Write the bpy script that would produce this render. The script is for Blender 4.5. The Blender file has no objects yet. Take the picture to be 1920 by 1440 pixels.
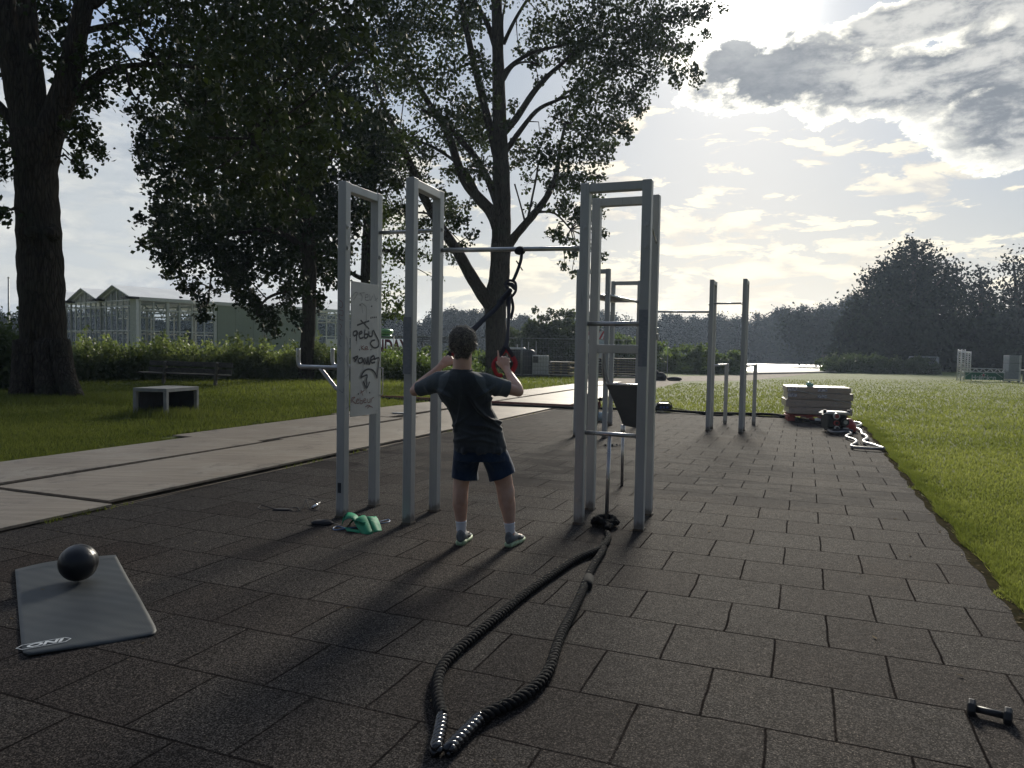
import bpy, bmesh, math, random
import numpy as np
from mathutils import Vector, Matrix
random.seed(7); RNG=np.random.default_rng(11)
S=bpy.context.scene; COL=S.collection
R=math.radians
# ---------------------------------------------------------------- camera
FPX=1390.0; CH=1.52; HY=656.0; ROLL=0.018
PIT=math.atan((720-HY)/FPX); cr,sr=math.cos(ROLL),math.sin(ROLL)
cam=bpy.data.cameras.new('camera'); co=bpy.data.objects.new('camera',cam); COL.objects.link(co)
cam.sensor_width=36; cam.lens=36*FPX/1920; cam.clip_end=3000; cam.clip_start=.05
co.matrix_world=Matrix.Translation((0,0,CH))@Matrix.Rotation(R(90)-PIT,4,'X')@Matrix.Rotation(ROLL,4,'Z')
S.camera=co
def ray(x,y):
    u=(x-960)/FPX; v=-(y-720)/FPX
    u2=u*cr-v*sr; v2=u*sr+v*cr
    return Vector((u2, math.cos(PIT)+v2*math.sin(PIT), -math.sin(PIT)+v2*math.cos(PIT)))
def P(x,y,Y):            # the point of the place at distance Y that the photo shows at x, y
    d=ray(x,y); return Vector((0,0,CH))+d*(Y/d.y)
def G(x,y,z=0.0):
    d=ray(x,y); return Vector((0,0,CH))+d*((z-CH)/d.z)
GA=R(-21.5); E1=Vector((math.cos(GA),math.sin(GA),0)); E2=Vector((-math.sin(GA),math.cos(GA),0)); EZ=Vector((0,0,1))
def W(u,v,z=0.0): return E1*u+E2*v+EZ*z
# ---------------------------------------------------------------- objects
def tag(o,label=None,cat=None,group=None,kind=None):
    if label: o['label']=label
    if cat: o['category']=cat
    if group: o['group']=group
    if kind: o['kind']=kind
    return o
def empty(name,loc,label,cat,group=None):
    o=bpy.data.objects.new(name,None); COL.objects.link(o); o.location=loc; o.empty_display_size=.1
    return tag(o,label,cat,group)
def wloc(o):
    v=Vector((0,0,0))
    while o is not None: v+=o.location; o=o.parent
    return v
def frame_of(d):
    d=d.normalized(); a=Vector((0,0,1)) if abs(d.z)<.9 else Vector((1,0,0))
    x=d.cross(a).normalized(); return x,d.cross(x).normalized()
def crom(pts,k):
    pts=[np.array(p,float) for p in pts]; out=[]
    for i in range(len(pts)-1):
        p0=pts[max(i-1,0)];p1=pts[i];p2=pts[i+1];p3=pts[min(i+2,len(pts)-1)]
        for j in range(k):
            t=j/k; out.append(.5*((2*p1)+(-p0+p2)*t+(2*p0-5*p1+4*p2-p3)*t*t+(-p0+3*p1-3*p2+p3)*t**3))
    out.append(pts[-1]); return out
class MB:
    def __init__(s): s.v=[]; s.f=[]; s.mi=[]; s.m=0
    def add(s,vs,fs):
        b=len(s.v); s.v+= [tuple(x) for x in vs]; s.f+=[tuple(b+i for i in f) for f in fs]; s.mi+=[s.m]*len(fs); return s
    def box(s,c,size,ax=None):
        X,Y,Z=ax or (Vector((1,0,0)),Vector((0,1,0)),EZ); c=Vector(c); a,b,d=size[0]/2,size[1]/2,size[2]/2
        vs=[c+X*(i*a)+Y*(j*b)+Z*(k*d) for k in (-1,1) for j in (-1,1) for i in (-1,1)]
        return s.add(vs,[(0,2,3,1),(4,5,7,6),(0,1,5,4),(2,6,7,3),(0,4,6,2),(1,3,7,5)])
    def bar(s,a,b,w,h=None,up=None):
        a=Vector(a);b=Vector(b); d=(b-a); L=d.length; d.normalize(); h=h or w
        u=up or (EZ if abs(d.z)<.9 else Vector((1,0,0))); x=d.cross(u).normalized(); z=x.cross(d).normalized()
        return s.box((a+b)/2,(w,L,h),(x,d,z))
    def tube(s,pts,rad,n=8,ell=None,cap=True,closed=False):
        pts=[Vector(p) for p in pts]; m=len(pts)
        if not hasattr(rad,'__len__'): rad=[rad]*m
        tang=[]
        for i in range(m):
            a=pts[(i-1)%m] if closed else pts[max(i-1,0)]; b=pts[(i+1)%m] if closed else pts[min(i+1,m-1)]
            t=(b-a); tang.append(t.normalized() if t.length>1e-9 else Vector((0,0,1)))
        x,_=frame_of(tang[0]); vs=[]
        for i in range(m):
            t=tang[i]; x=(x-t*x.dot(t))
            x=x.normalized() if x.length>1e-6 else frame_of(t)[0]
            y=t.cross(x)
            for k in range(n):
                a=2*math.pi*k/n; r=rad[i]; e=1 if ell is None else ell
                vs.append(pts[i]+x*(math.cos(a)*r)+y*(math.sin(a)*r*e))
        fs=[]
        for i in range(m if closed else m-1):
            j=(i+1)%m
            for k in range(n): fs.append((i*n+k,i*n+(k+1)%n,j*n+(k+1)%n,j*n+k))
        if cap and not closed: fs+= [tuple(range(n-1,-1,-1)),tuple((m-1)*n+k for k in range(n))]
        return s.add(vs,fs)
    def cap_tube(s,pts,rad,n=12):     # rounded ends
        pts=[Vector(p) for p in pts]; rad=list(rad) if hasattr(rad,'__len__') else [rad]*len(pts)
        d0=(pts[0]-pts[1]).normalized(); d1=(pts[-1]-pts[-2]).normalized()
        A=[];RA=[]
        for t in (1.0,.85,.55,.25): A.append(pts[0]+d0*rad[0]*t); RA.append(max(rad[0]*math.sqrt(max(0,1-t*t)),rad[0]*.05))
        B=[];RB=[]
        for t in (.25,.55,.85,1.0): B.append(pts[-1]+d1*rad[-1]*t); RB.append(max(rad[-1]*math.sqrt(max(0,1-t*t)),rad[-1]*.05))
        return s.tube(A+pts+B,RA+rad+RB,n)
    def rings(s,rs,n=24,p=2.3,cap=True):   # rs: (center, rx, ry) level rings
        vs=[];fs=[]
        for c,rx,ry in rs:
            c=Vector(c)
            for k in range(n):
                a=2*math.pi*k/n; ca,sa=math.cos(a),math.sin(a)
                q=(abs(ca)**p+abs(sa)**p)**(-1/p)
                vs.append(c+Vector((rx*ca*q,ry*sa*q,0)))
        for i in range(len(rs)-1):
            for k in range(n): fs.append((i*n+k,i*n+(k+1)%n,(i+1)*n+(k+1)%n,(i+1)*n+k))
        if cap: fs+=[tuple(range(n-1,-1,-1)),tuple((len(rs)-1)*n+k for k in range(n))]
        return s.add(vs,fs)
    def ball(s,c,r,n=14,m=9,ax=None):
        c=Vector(c); r=Vector((r,r,r)) if not hasattr(r,'__len__') else Vector(r); vs=[];fs=[]
        X,Y,Z=ax or (Vector((1,0,0)),Vector((0,1,0)),EZ)
        for i in range(m+1):
            t=math.pi*(.02+.96*i/m)
            for k in range(n):
                a=2*math.pi*k/n; vs.append(c+X*(r.x*math.sin(t)*math.cos(a))+Y*(r.y*math.sin(t)*math.sin(a))+Z*(r.z*math.cos(t)))
        for i in range(m):
            for k in range(n): fs.append((i*n+k,(i+1)*n+k,(i+1)*n+(k+1)%n,i*n+(k+1)%n))
        fs+=[tuple(range(n)),tuple(m*n+k for k in range(n-1,-1,-1))]
        return s.add(vs,fs)
    def prism(s,poly,d):      # poly: list of 3d points (planar), d: thickness vector
        poly=[Vector(p) for p in poly]; d=Vector(d); n=len(poly)
        return s.add(poly+[p+d for p in poly],[tuple(range(n-1,-1,-1)),tuple(range(n,2*n))]+[(i,(i+1)%n,n+(i+1)%n,n+i) for i in range(n)])
    def disc(s,c,nrm,r,t=.01,n=20):
        nrm=Vector(nrm).normalized(); return s.tube([Vector(c),Vector(c)+nrm*t],r,n)
    def build(s,name,mat,parent=None,smooth=False,bevel=0,seg=2):
        o0=wloc(parent) if parent else Vector((0,0,0))
        me=bpy.data.meshes.new(name)
        me.from_pydata([(a-o0.x,b-o0.y,c-o0.z) for a,b,c in s.v],[],s.f)
        for m in (mat if isinstance(mat,(list,tuple)) else [mat]): me.materials.append(m)
        if any(s.mi): me.polygons.foreach_set('material_index',s.mi)
        bm=bmesh.new(); bm.from_mesh(me); bmesh.ops.recalc_face_normals(bm,faces=bm.faces); bm.to_mesh(me); bm.free()
        if smooth: me.polygons.foreach_set('use_smooth',[True]*len(me.polygons))
        o=bpy.data.objects.new(name,me); COL.objects.link(o); o.parent=parent
        if bevel:
            b=o.modifiers.new('b','BEVEL'); b.width=bevel; b.segments=seg; b.limit_method='ANGLE'; b.angle_limit=R(40)
        return o
def npmesh(name,V,nper,mat,parent=None,rnd=None,smooth=False):
    """V: (N,nper,3) faces with their own vertices"""
    o0=np.array(wloc(parent)) if parent else np.zeros(3)
    N=V.shape[0]; me=bpy.data.meshes.new(name)
    me.vertices.add(N*nper); me.vertices.foreach_set('co',(V.reshape(-1,3)-o0).astype(np.float32).ravel())
    me.loops.add(N*nper); me.loops.foreach_set('vertex_index',np.arange(N*nper,dtype=np.int32))
    me.polygons.add(N); me.polygons.foreach_set('loop_start',np.arange(0,N*nper,nper,dtype=np.int32))
    me.update(calc_edges=True)
    if rnd is None: rnd=RNG.random(N)
    at=me.attributes.new('rnd','FLOAT','POINT'); at.data.foreach_set('value',np.repeat(rnd,nper).astype(np.float32))
    me.materials.append(mat)
    o=bpy.data.objects.new(name,me); COL.objects.link(o); o.parent=parent; return o
def dup(o,parent=None,off=(0,0,0)):
    c=o.copy(); COL.objects.link(c); c.parent=parent
    if parent is None: c.location=o.location+Vector(off)
    for ch in [x for x in bpy.data.objects if x.parent==o and x!=c]: dup(ch,c)
    return c
def text(s,size,origin,xdir,ydir,mat,name,parent,ext=.0015,shear=0,bold=0,sx=1):
    cu=bpy.data.curves.new(name,'FONT'); cu.body=s; cu.size=size; cu.extrude=ext; cu.shear=shear; cu.offset=bold; cu.align_x='CENTER'; cu.align_y='CENTER'
    t=bpy.data.objects.new('tmp',cu); COL.objects.link(t); dg=bpy.context.evaluated_depsgraph_get()
    me=bpy.data.meshes.new_from_object(t.evaluated_get(dg)); bpy.data.objects.remove(t)
    X=Vector(xdir).normalized(); Y=Vector(ydir).normalized(); Z=X.cross(Y)
    o0=Vector(origin)-(wloc(parent) if parent else Vector((0,0,0)))
    for v in me.vertices: v.co=o0+X*(v.co.x*sx)+Y*v.co.y+Z*v.co.z
    me.materials.clear(); me.materials.append(mat)
    me.name=name; o=bpy.data.objects.new(name,me); COL.objects.link(o); o.parent=parent; return o
def remesh(mb,name,mat,parent,voxel=.006,smooth=4,sub=None):
    o=mb.build(name,mat,parent); m=o.modifiers.new('r','REMESH'); m.mode='VOXEL'; m.voxel_size=voxel; m.use_smooth_shade=True
    s=o.modifiers.new('s','SMOOTH'); s.iterations=smooth; s.factor=.6
    dg=bpy.context.evaluated_depsgraph_get(); me=bpy.data.meshes.new_from_object(o.evaluated_get(dg))
    o.modifiers.clear(); old=o.data; o.data=me; me.name=name
    me.polygons.foreach_set('use_smooth',[True]*len(me.polygons)); return o
# ---------------------------------------------------------------- node helpers
class X:
    """a socket or number with arithmetic that makes Math nodes"""
    nt=None
    def __init__(s,k): s.k=k
    @staticmethod
    def op(o,*a,clamp=False):
        n=X.nt.nodes.new('ShaderNodeMath'); n.operation=o; n.use_clamp=clamp
        for i,q in enumerate(a):
            q=q.k if isinstance(q,X) else q
            if isinstance(q,(int,float)): n.inputs[i].default_value=q
            else: X.nt.links.new(q,n.inputs[i])
        return X(n.outputs[0])
    def __add__(s,o): return X.op('ADD',s,o)
    __radd__=__add__
    def __sub__(s,o): return X.op('SUBTRACT',s,o)
    def __rsub__(s,o): return X.op('SUBTRACT',o,s)
    def __mul__(s,o): return X.op('MULTIPLY',s,o)
    __rmul__=__mul__
    def __truediv__(s,o): return X.op('DIVIDE',s,o)
    def clamp(s): return X.op('ADD',s,0,clamp=True)
    def max(s,o): return X.op('MAXIMUM',s,o)
    def min(s,o): return X.op('MINIMUM',s,o)
    def sstep(s,a,b):
        n=X.nt.nodes.new('ShaderNodeMapRange'); n.interpolation_type='SMOOTHSTEP'
        X.nt.links.new(s.k,n.inputs['Value']); n.inputs['From Min'].default_value=a; n.inputs['From Max'].default_value=b
        return X(n.outputs[0])
def link(nt,a,b): nt.links.new(a.k if isinstance(a,X) else a,b)
def mixc(nt,f,a,b,mode='MIX'):
    n=nt.nodes.new('ShaderNodeMix'); n.data_type='RGBA'; n.blend_type=mode; n.clamp_factor=True
    for q,i in ((f,0),(a,6),(b,7)):
        q=q.k if isinstance(q,X) else q
        if isinstance(q,(int,float)): n.inputs[i].default_value=q
        elif isinstance(q,(tuple,list)): n.inputs[i].default_value=tuple(q)+(1,) if len(q)==3 else q
        else: nt.links.new(q,n.inputs[i])
    return n.outputs[2]
def noise(nt,vec,scale,detail=4,rough=.55,dist=0,out=0):
    n=nt.nodes.new('ShaderNodeTexNoise'); n.inputs['Scale'].default_value=scale; n.inputs['Detail'].default_value=detail
    n.inputs['Roughness'].default_value=rough; n.inputs['Distortion'].default_value=dist
    if vec is not None: link(nt,vec,n.inputs['Vector'])
    return n.outputs[out]
def mapping(nt,vec,scale=(1,1,1),rot=(0,0,0),loc=(0,0,0)):
    n=nt.nodes.new('ShaderNodeMapping'); n.inputs['Scale'].default_value=scale; n.inputs['Rotation'].default_value=rot; n.inputs['Location'].default_value=loc
    link(nt,vec,n.inputs['Vector']); return n.outputs[0]
def newmat(name):
    m=bpy.data.materials.new(name); m.use_nodes=True; nt=m.node_tree; b=nt.nodes['Principled BSDF']; X.nt=nt; return m,nt,b
def coord(nt,k='Object'): return nt.nodes.new('ShaderNodeTexCoord').outputs[k]
def bumpn(nt,b,h,strength=.3,dist=.01,prev=None):
    n=nt.nodes.new('ShaderNodeBump'); n.inputs['Strength'].default_value=strength; n.inputs['Distance'].default_value=dist
    link(nt,h,n.inputs['Height'])
    if prev is not None: link(nt,prev,n.inputs['Normal'])
    if b is not None: link(nt,n.outputs[0],b.inputs['Normal'])
    return n.outputs[0]
def M(name,c,c2=None,rough=.6,metal=0,scale=8,detail=5,bump=0,bscale=60,bdist=.004,stretch=(1,1,1),lo=.35,hi=.65,spec=.5,rvar=0):
    m,nt,b=newmat(name); b.inputs['Roughness'].default_value=rough; b.inputs['Metallic'].default_value=metal
    b.inputs['Specular IOR Level'].default_value=spec
    v=mapping(nt,coord(nt),stretch)
    c2=c2 or tuple(x*.7 for x in c)
    f=X(noise(nt,v,scale,detail)).sstep(lo,hi)
    link(nt,mixc(nt,f,c,c2),b.inputs['Base Color'])
    if rvar: link(nt,X(noise(nt,v,scale*1.7,4))*rvar+(rough-rvar/2),b.inputs['Roughness'])
    if bump: bumpn(nt,b,noise(nt,v,bscale,4),bump,bdist)
    return m
def leafmat(name,c1,c2,c3=None,trans=.35,rough=.55,spec=.3):
    m,nt,b=newmat(name); at=nt.nodes.new('ShaderNodeAttribute'); at.attribute_name='rnd'; r=X(at.outputs['Fac'])
    big=X(noise(nt,coord(nt),.35,2)).sstep(.35,.65)
    col=mixc(nt,r,c1,c2)
    col=mixc(nt,big*.6,col,c3 or tuple(x*.6 for x in c1))
    link(nt,col,b.inputs['Base Color']); b.inputs['Roughness'].default_value=rough; b.inputs['Specular IOR Level'].default_value=spec
    tr=nt.nodes.new('ShaderNodeBsdfTranslucent'); link(nt,mixc(nt,1.0,col,(1.12,1.2,.62),'MULTIPLY'),tr.inputs['Color'])
    mx=nt.nodes.new('ShaderNodeMixShader'); mx.inputs[0].default_value=trans
    link(nt,b.outputs[0],mx.inputs[1]); link(nt,tr.outputs[0],mx.inputs[2])
    link(nt,mx.outputs[0],nt.nodes['Material Output'].inputs['Surface']); return m
# ---------------------------------------------------------------- world and sun
SUN_AZ=R(16.4); SUN_EL=R(23.5)
w=bpy.data.worlds.new('World'); S.world=w; w.use_nodes=True; nt=w.node_tree; X.nt=nt
for n in list(nt.nodes): nt.nodes.remove(n)
def aedeg(px,py):
    d=ray(px,py).normalized(); return math.degrees(math.atan2(d.x,d.y)),math.degrees(math.asin(d.z))
gen=nt.nodes.new('ShaderNodeTexCoord').outputs['Generated']
nrm=nt.nodes.new('ShaderNodeVectorMath'); nrm.operation='NORMALIZE'; link(nt,gen,nrm.inputs[0]); D=nrm.outputs[0]
sp=nt.nodes.new('ShaderNodeSeparateXYZ'); link(nt,D,sp.inputs[0]); dx,dy,dz=[X(o) for o in sp.outputs]
az=X.op('ARCTAN2',dx,dy)*57.2958; el=X.op('ARCSINE',dz)*57.2958
def cvec(a,b,c=0):
    n=nt.nodes.new('ShaderNodeCombineXYZ')
    for i,q in enumerate((a,b,c)):
        q=q.k if isinstance(q,X) else q
        if isinstance(q,(int,float)): n.inputs[i].default_value=q
        else: nt.links.new(q,n.inputs[i])
    return n.outputs[0]
# cloud noise: billows, stretched towards the horizon
ae=cvec(az,el*1.7,0); n1=X(noise(nt,ae,.26,8,.66,.15)); n3=X(noise(nt,cvec(az*.7,el*2.6,3.3),.10,5,.6,.4))
k_=el*1.0; ae2=cvec(az,el*3.3,7.1); nlow=X(noise(nt,ae2,.19,6,.62,.3)); nlo2=X(noise(nt,cvec(az-.5,el*3.3+3.2,7.1),.19,2,.6,.3))
def ell(px,py,rx,ry,tilt=0):
    a,e=aedeg(px,py); ra=rx/24.3; re=ry/24.3; ct,st=math.cos(tilt),math.sin(tilt)
    pp=az*(ct/ra)+(el*(st/ra)+(-a*ct-e*st)/ra); qq=el*(ct/re)+(az*(-st/re)+(-e*ct+a*st)/re)
    return pp*pp+qq*qq
def union(L):
    f=L[0]
    for g in L[1:]: f=f.min(g)
    return 1-X.op('SQRT',f)
ell_hole=union([ell(1878,48,46,26,.2)])
big=union([ell(1470,133,200,62),ell(1375,120,75,48),ell(1720,150,260,62,-.06),ell(1890,215,110,85),ell(1740,34,170,38,.1),ell(1920,60,110,70)])
F=big+(n1-.5)*1.7-(ell_hole+(n1-.5)*3.2).sstep(.0,1.3)*.75
cover=F.sstep(-.04,.05); core=F.sstep(.02,.40)
lsky=az.sstep(-2,-18)                     # the left of the sky is greyer and more covered
bk=dy.sstep(.35,-.35)                     # away from the sun
# rows of low cumulus: solid near the horizon, loose puffs higher up
hi=el.sstep(8,15); thr=nlow-hi*.075-el.sstep(17,21)*.3+ (n3-.5)*.25
low=thr.sstep(.475,.54)*(1-lsky*.85); lit=((nlow-nlo2)*5+.45).clamp()
lc=(n3+(n1-.5)*.35).sstep(.36,.60)
# angle to the sun
sd=Vector((math.sin(SUN_AZ)*math.cos(SUN_EL),math.cos(SUN_AZ)*math.cos(SUN_EL),math.sin(SUN_EL)))
dp=nt.nodes.new('ShaderNodeVectorMath'); dp.operation='DOT_PRODUCT'; link(nt,D,dp.inputs[0]); dp.inputs[1].default_value=sd
ang=X.op('ARCCOSINE',X(dp.outputs['Value']).min(1.0))*57.2958
glow=X.op('EXPONENT',(ang*ang)*(-1/(2.9*2.9))); wide=X.op('EXPONENT',ang*(-1/8.0))
hz=X.op('EXPONENT',el.max(0)*(-1/7.0))
veil=mixc(nt,hz,(.20,.265,.36),(.54,.50,.385))
veil=mixc(nt,az.sstep(22,34)*el.sstep(9,20)*.6,veil,(.20,.28,.42))
veil=mixc(nt,lsky*.9,veil,mixc(nt,el.sstep(10,26),(.46,.485,.50),(.20,.31,.52)))
veil=mixc(nt,1.0,veil,cvec(1+wide*.45,1+wide*.43,1+wide*.34),'MULTIPLY')
lcol=mixc(nt,(nlow+n1*.6).sstep(.60,1.0),(.26,.295,.35),(.60,.605,.59))
c=mixc(nt,lc*(lsky*.95).max(bk*.8),veil,lcol)
c=mixc(nt,low*.85,c,mixc(nt,lit,mixc(nt,hz*1.4,(.34,.355,.38),(.46,.43,.36)),(.74,.68,.52)))
rim=mixc(nt,(wide*1.6).clamp(),(.72,.70,.62),(1.25,1.18,1.0))
n1s=(n1*.7+nlow*.5).sstep(.45,.80)
corec=mixc(nt,n1s,(.155,.17,.19),(.29,.30,.31))
corec=mixc(nt,az.sstep(19,25)*(n1*.6+nlow*.5).sstep(.46,.66)*.85,corec,(.56,.55,.515))
c=mixc(nt,cover,c,mixc(nt,core,rim,corec))
gl=(glow*3.0+wide*.08)*(1-core*.95)
c=mixc(nt,1.0,c,cvec(1-bk*.84,1-bk*.82,1-bk*.77),'MULTIPLY')
add=nt.nodes.new('ShaderNodeVectorMath'); add.operation='ADD'; link(nt,c,add.inputs[0]); link(nt,cvec(gl,gl*.97,gl*.88),add.inputs[1])
sky=nt.nodes.new('ShaderNodeTexSky'); sky.sky_type='NISHITA'; sky.sun_disc=False; sky.sun_elevation=SUN_EL; sky.sun_rotation=SUN_AZ; sky.air_density=1.2; sky.dust_density=2.0
b1=nt.nodes.new('ShaderNodeBackground'); link(nt,sky.outputs[0],b1.inputs['Color']); b1.inputs['Strength'].default_value=.05
b2=nt.nodes.new('ShaderNodeBackground'); link(nt,add.outputs[0],b2.inputs['Color']); b2.inputs['Strength'].default_value=1.0
mx=nt.nodes.new('ShaderNodeMixShader'); mask=(cover*.15+.85); link(nt,mask,mx.inputs[0]); link(nt,b1.outputs[0],mx.inputs[1]); link(nt,b2.outputs[0],mx.inputs[2])
wo=nt.nodes.new('ShaderNodeOutputWorld'); link(nt,mx.outputs[0],wo.inputs['Surface'])
sl=bpy.data.lights.new('sun','SUN'); so=bpy.data.objects.new('sun',sl); COL.objects.link(so); sl.energy=4.4; sl.angle=R(13); sl.color=(1,.93,.80)
so.rotation_euler=(-sd).to_track_quat('-Z','Y').to_euler(); so.location=(20,60,40)
vs=S.view_settings; vs.view_transform='Standard'; vs.look='None'; vs.exposure=.50; vs.gamma=1; vs.use_curve_mapping=False
S.cycles.max_bounces=5; S.cycles.diffuse_bounces=3; S.cycles.glossy_bounces=3; S.cycles.transparent_max_bounces=12; S.cycles.use_denoising=True
S.cycles.volume_bounces=0; S.cycles.sample_clamp_indirect=6
# ================================================================ SETTING
def polyobj(name,pts,z,mat,kind='structure',rot=0,parent=None):
    me=bpy.data.meshes.new(name); me.from_pydata([(p[0],p[1],z) for p in pts],[],[tuple(range(len(pts)))]); me.materials.append(mat)
    bm=bmesh.new(); bm.from_mesh(me); bmesh.ops.recalc_face_normals(bm,faces=bm.faces)
    for f in bm.faces:
        if f.normal.z<0: f.normal_flip()
    bmesh.ops.triangulate(bm,faces=bm.faces); bm.to_mesh(me); bm.free()
    o=bpy.data.objects.new(name,me); COL.objects.link(o); o.rotation_euler.z=rot; o['kind']=kind; return o
# grass ground
m,nt,b=newmat('grass_ground'); v=coord(nt); b.inputs['Roughness'].default_value=.9; b.inputs['Specular IOR Level'].default_value=.15
n1=X(noise(nt,v,.35,5)).sstep(.35,.65); n2=X(noise(nt,v,6,6,.7)); n3=X(noise(nt,v,60,4,.7)); n4=X(noise(nt,mapping(nt,v,(1,3.5,1)),1.6,5,.65)).sstep(.38,.66)
c=mixc(nt,n1,(.175,.20,.078),(.14,.165,.058)); c=mixc(nt,n2.sstep(.3,.7)*.6,c,(.23,.24,.10)); c=mixc(nt,n4*.5,c,(.10,.12,.04)); c=mixc(nt,n3.sstep(.35,.7)*.55,c,(.06,.075,.026))
link(nt,c,b.inputs['Base Color']); bumpn(nt,b,n3*.6+n2*.8,.9,.05); MG=m
bank=[(-400,-60),(400,-60),(400,900),(150,900),(150,300),(84,182),(58,128),(40,92),(32,76),(26,68),(20,66),(12,69),(4,72),(-4,70),(-12,76),(-22,74),(-32,79),(-60,82),(-140,110),(-400,130)]
polyobj('ground',bank,0,MG)
m,nt,b=newmat('lake_water'); v=mapping(nt,coord(nt),(1,1,1)); b.inputs['Base Color'].default_value=(.02,.03,.03,1); b.inputs['Roughness'].default_value=.30; b.inputs['IOR'].default_value=1.33
h=X(noise(nt,mapping(nt,v,(1,.55,1)),1.6,5,.65)); bumpn(nt,b,h,1.0,.55)
polyobj('water',[(-500,55),(300,55),(300,900),(-500,900)],-.45,m)
polyobj('far_bank',[(-600,178),(-200,172),(-60,176),(0,171),(40,174),(78,176),(130,190),(600,1400),(-600,1400)],-.2,MG)
m=M('bank_soil',(.05,.042,.03),rough=.95)
mb=MB(); bs=bank[5:]
for a,c in zip(bs[:-1],bs[1:]): mb.add([(a[0],a[1],0),(c[0],c[1],0),(c[0]*1.0,c[1]+.6,-.9),(a[0],a[1]+.6,-.9)],[(0,1,2,3)])
mb.build('bank_edge',m)['kind']='structure'
# rubber floor, laid in the grid of its tiles
TW,TH,TU0,TV0=.522,.505,-.095,3.107
m,nt,b=newmat('rubber_tiles'); v=coord(nt); b.inputs['Specular IOR Level'].default_value=.12
wob=X(noise(nt,v,3,3)); sepv=nt.nodes.new('ShaderNodeSeparateXYZ'); link(nt,v,sepv.inputs[0])
uu=X(sepv.outputs[0])+(wob-.5)*.022; vv=X(sepv.outputs[1])+(X(noise(nt,mapping(nt,v,(1,1,1),(0,0,0),(5,3,0)),2.6,3))-.5)*.022
cb=nt.nodes.new('ShaderNodeCombineXYZ'); link(nt,uu-TU0,cb.inputs[0]); link(nt,vv-TV0+TH*20,cb.inputs[1])
br=nt.nodes.new('ShaderNodeTexBrick'); br.offset=.5; br.offset_frequency=2; br.squash=1; link(nt,cb.outputs[0],br.inputs['Vector'])
br.inputs['Scale'].default_value=1; br.inputs['Brick Width'].default_value=TW; br.inputs['Row Height'].default_value=TH; br.inputs['Mortar Size'].default_value=.009; br.inputs['Mortar Smooth'].default_value=.7; br.inputs['Bias'].default_value=0
br.inputs['Color1'].default_value=(0,0,0,1); br.inputs['Color2'].default_value=(1,1,1,1); br.inputs['Mortar'].default_value=(.5,.5,.5,1)
mort=X(br.outputs['Fac']); tile=X(br.outputs['Color'])
vo=nt.nodes.new('ShaderNodeTexVoronoi'); vo.inputs['Scale'].default_value=210; link(nt,v,vo.inputs['Vector'])
sv=nt.nodes.new('ShaderNodeSeparateColor'); link(nt,vo.outputs['Color'],sv.inputs[0]); gr=X(sv.outputs[0]); gr2=X(sv.outputs[1])
base=mixc(nt,gr.sstep(.40,.95),(.014,.0125,.0118),(.076,.069,.064))
base=mixc(nt,(gr2-.93)*14,base,(.17,.15,.13))
base=mixc(nt,tile.sstep(.2,.9)*.7,base,mixc(nt,1.0,base,(.70,.65,.65),'MULTIPLY'))
bn=X(noise(nt,v,.9,5,.6)); base=mixc(nt,bn.sstep(.4,.75)*.45,base,mixc(nt,1.0,base,(.62,.58,.58),'MULTIPLY'))
base=mixc(nt,X(noise(nt,v,.5,3)).sstep(.5,.7)*.5,base,mixc(nt,1.0,base,(1.25,1.12,1.0),'MULTIPLY'))
# dark old spill across the rows beyond the right frames, worn pale mats at the posts
st=X(noise(nt,mapping(nt,v,(.55,1.5,1)),1.0,6,.68,.8)); vb=X(sepv.outputs[1]); zone=vb.sstep(7.2,8.2)*vb.sstep(12.6,11.2)
base=mixc(nt,((st+tile*.10).sstep(.54,.60)*zone).clamp()*.85,base,(.012,.010,.011))
base=mixc(nt,mort*(X(noise(nt,v,1.7,4)).sstep(.3,.6)*.45+.5),base,(.008,.007,.007)); link(nt,base,b.inputs['Base Color'])
link(nt,X(noise(nt,v,30,3))*.2+.75,b.inputs['Roughness'])
hh=(1-mort)*.35+gr*.5+bn*.4; nb=bumpn(nt,b,hh,.6,.006)
df=nt.nodes.new('ShaderNodeBsdfDiffuse'); link(nt,mixc(nt,1.0,base,(1.35,1.33,1.30),'MULTIPLY'),df.inputs['Color']); link(nt,nb,df.inputs['Normal'])
mx=nt.nodes.new('ShaderNodeMixShader'); link(nt,(1-mort)*.55,mx.inputs[0]); link(nt,df.outputs[0],mx.inputs[1]); link(nt,b.outputs[0],mx.inputs[2]); link(nt,mx.outputs[0],nt.nodes['Material Output'].inputs['Surface'])
polyobj('rubber_floor',[(-5.64,-6),(1.23,-6),(1.23,18.95),(-5.92,18.95),(-5.965,11.5)],.012,m,rot=GA)
mb=MB(); me_=M('rubber_edge',(.03,.028,.027),rough=.8,bump=.4)
for a,c in (((-5.9,-6),(-5.9,18.95)),((1.23,-6),(1.23,18.95)),((-5.9,18.95),(1.23,18.95))):
    mb.add([W(*a,.0115),W(*c,.0115),W(*c,-.05),W(*a,-.05)],[(0,1,2,3)])
mb.build('rubber_floor_edge',me_)['kind']='structure'
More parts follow.
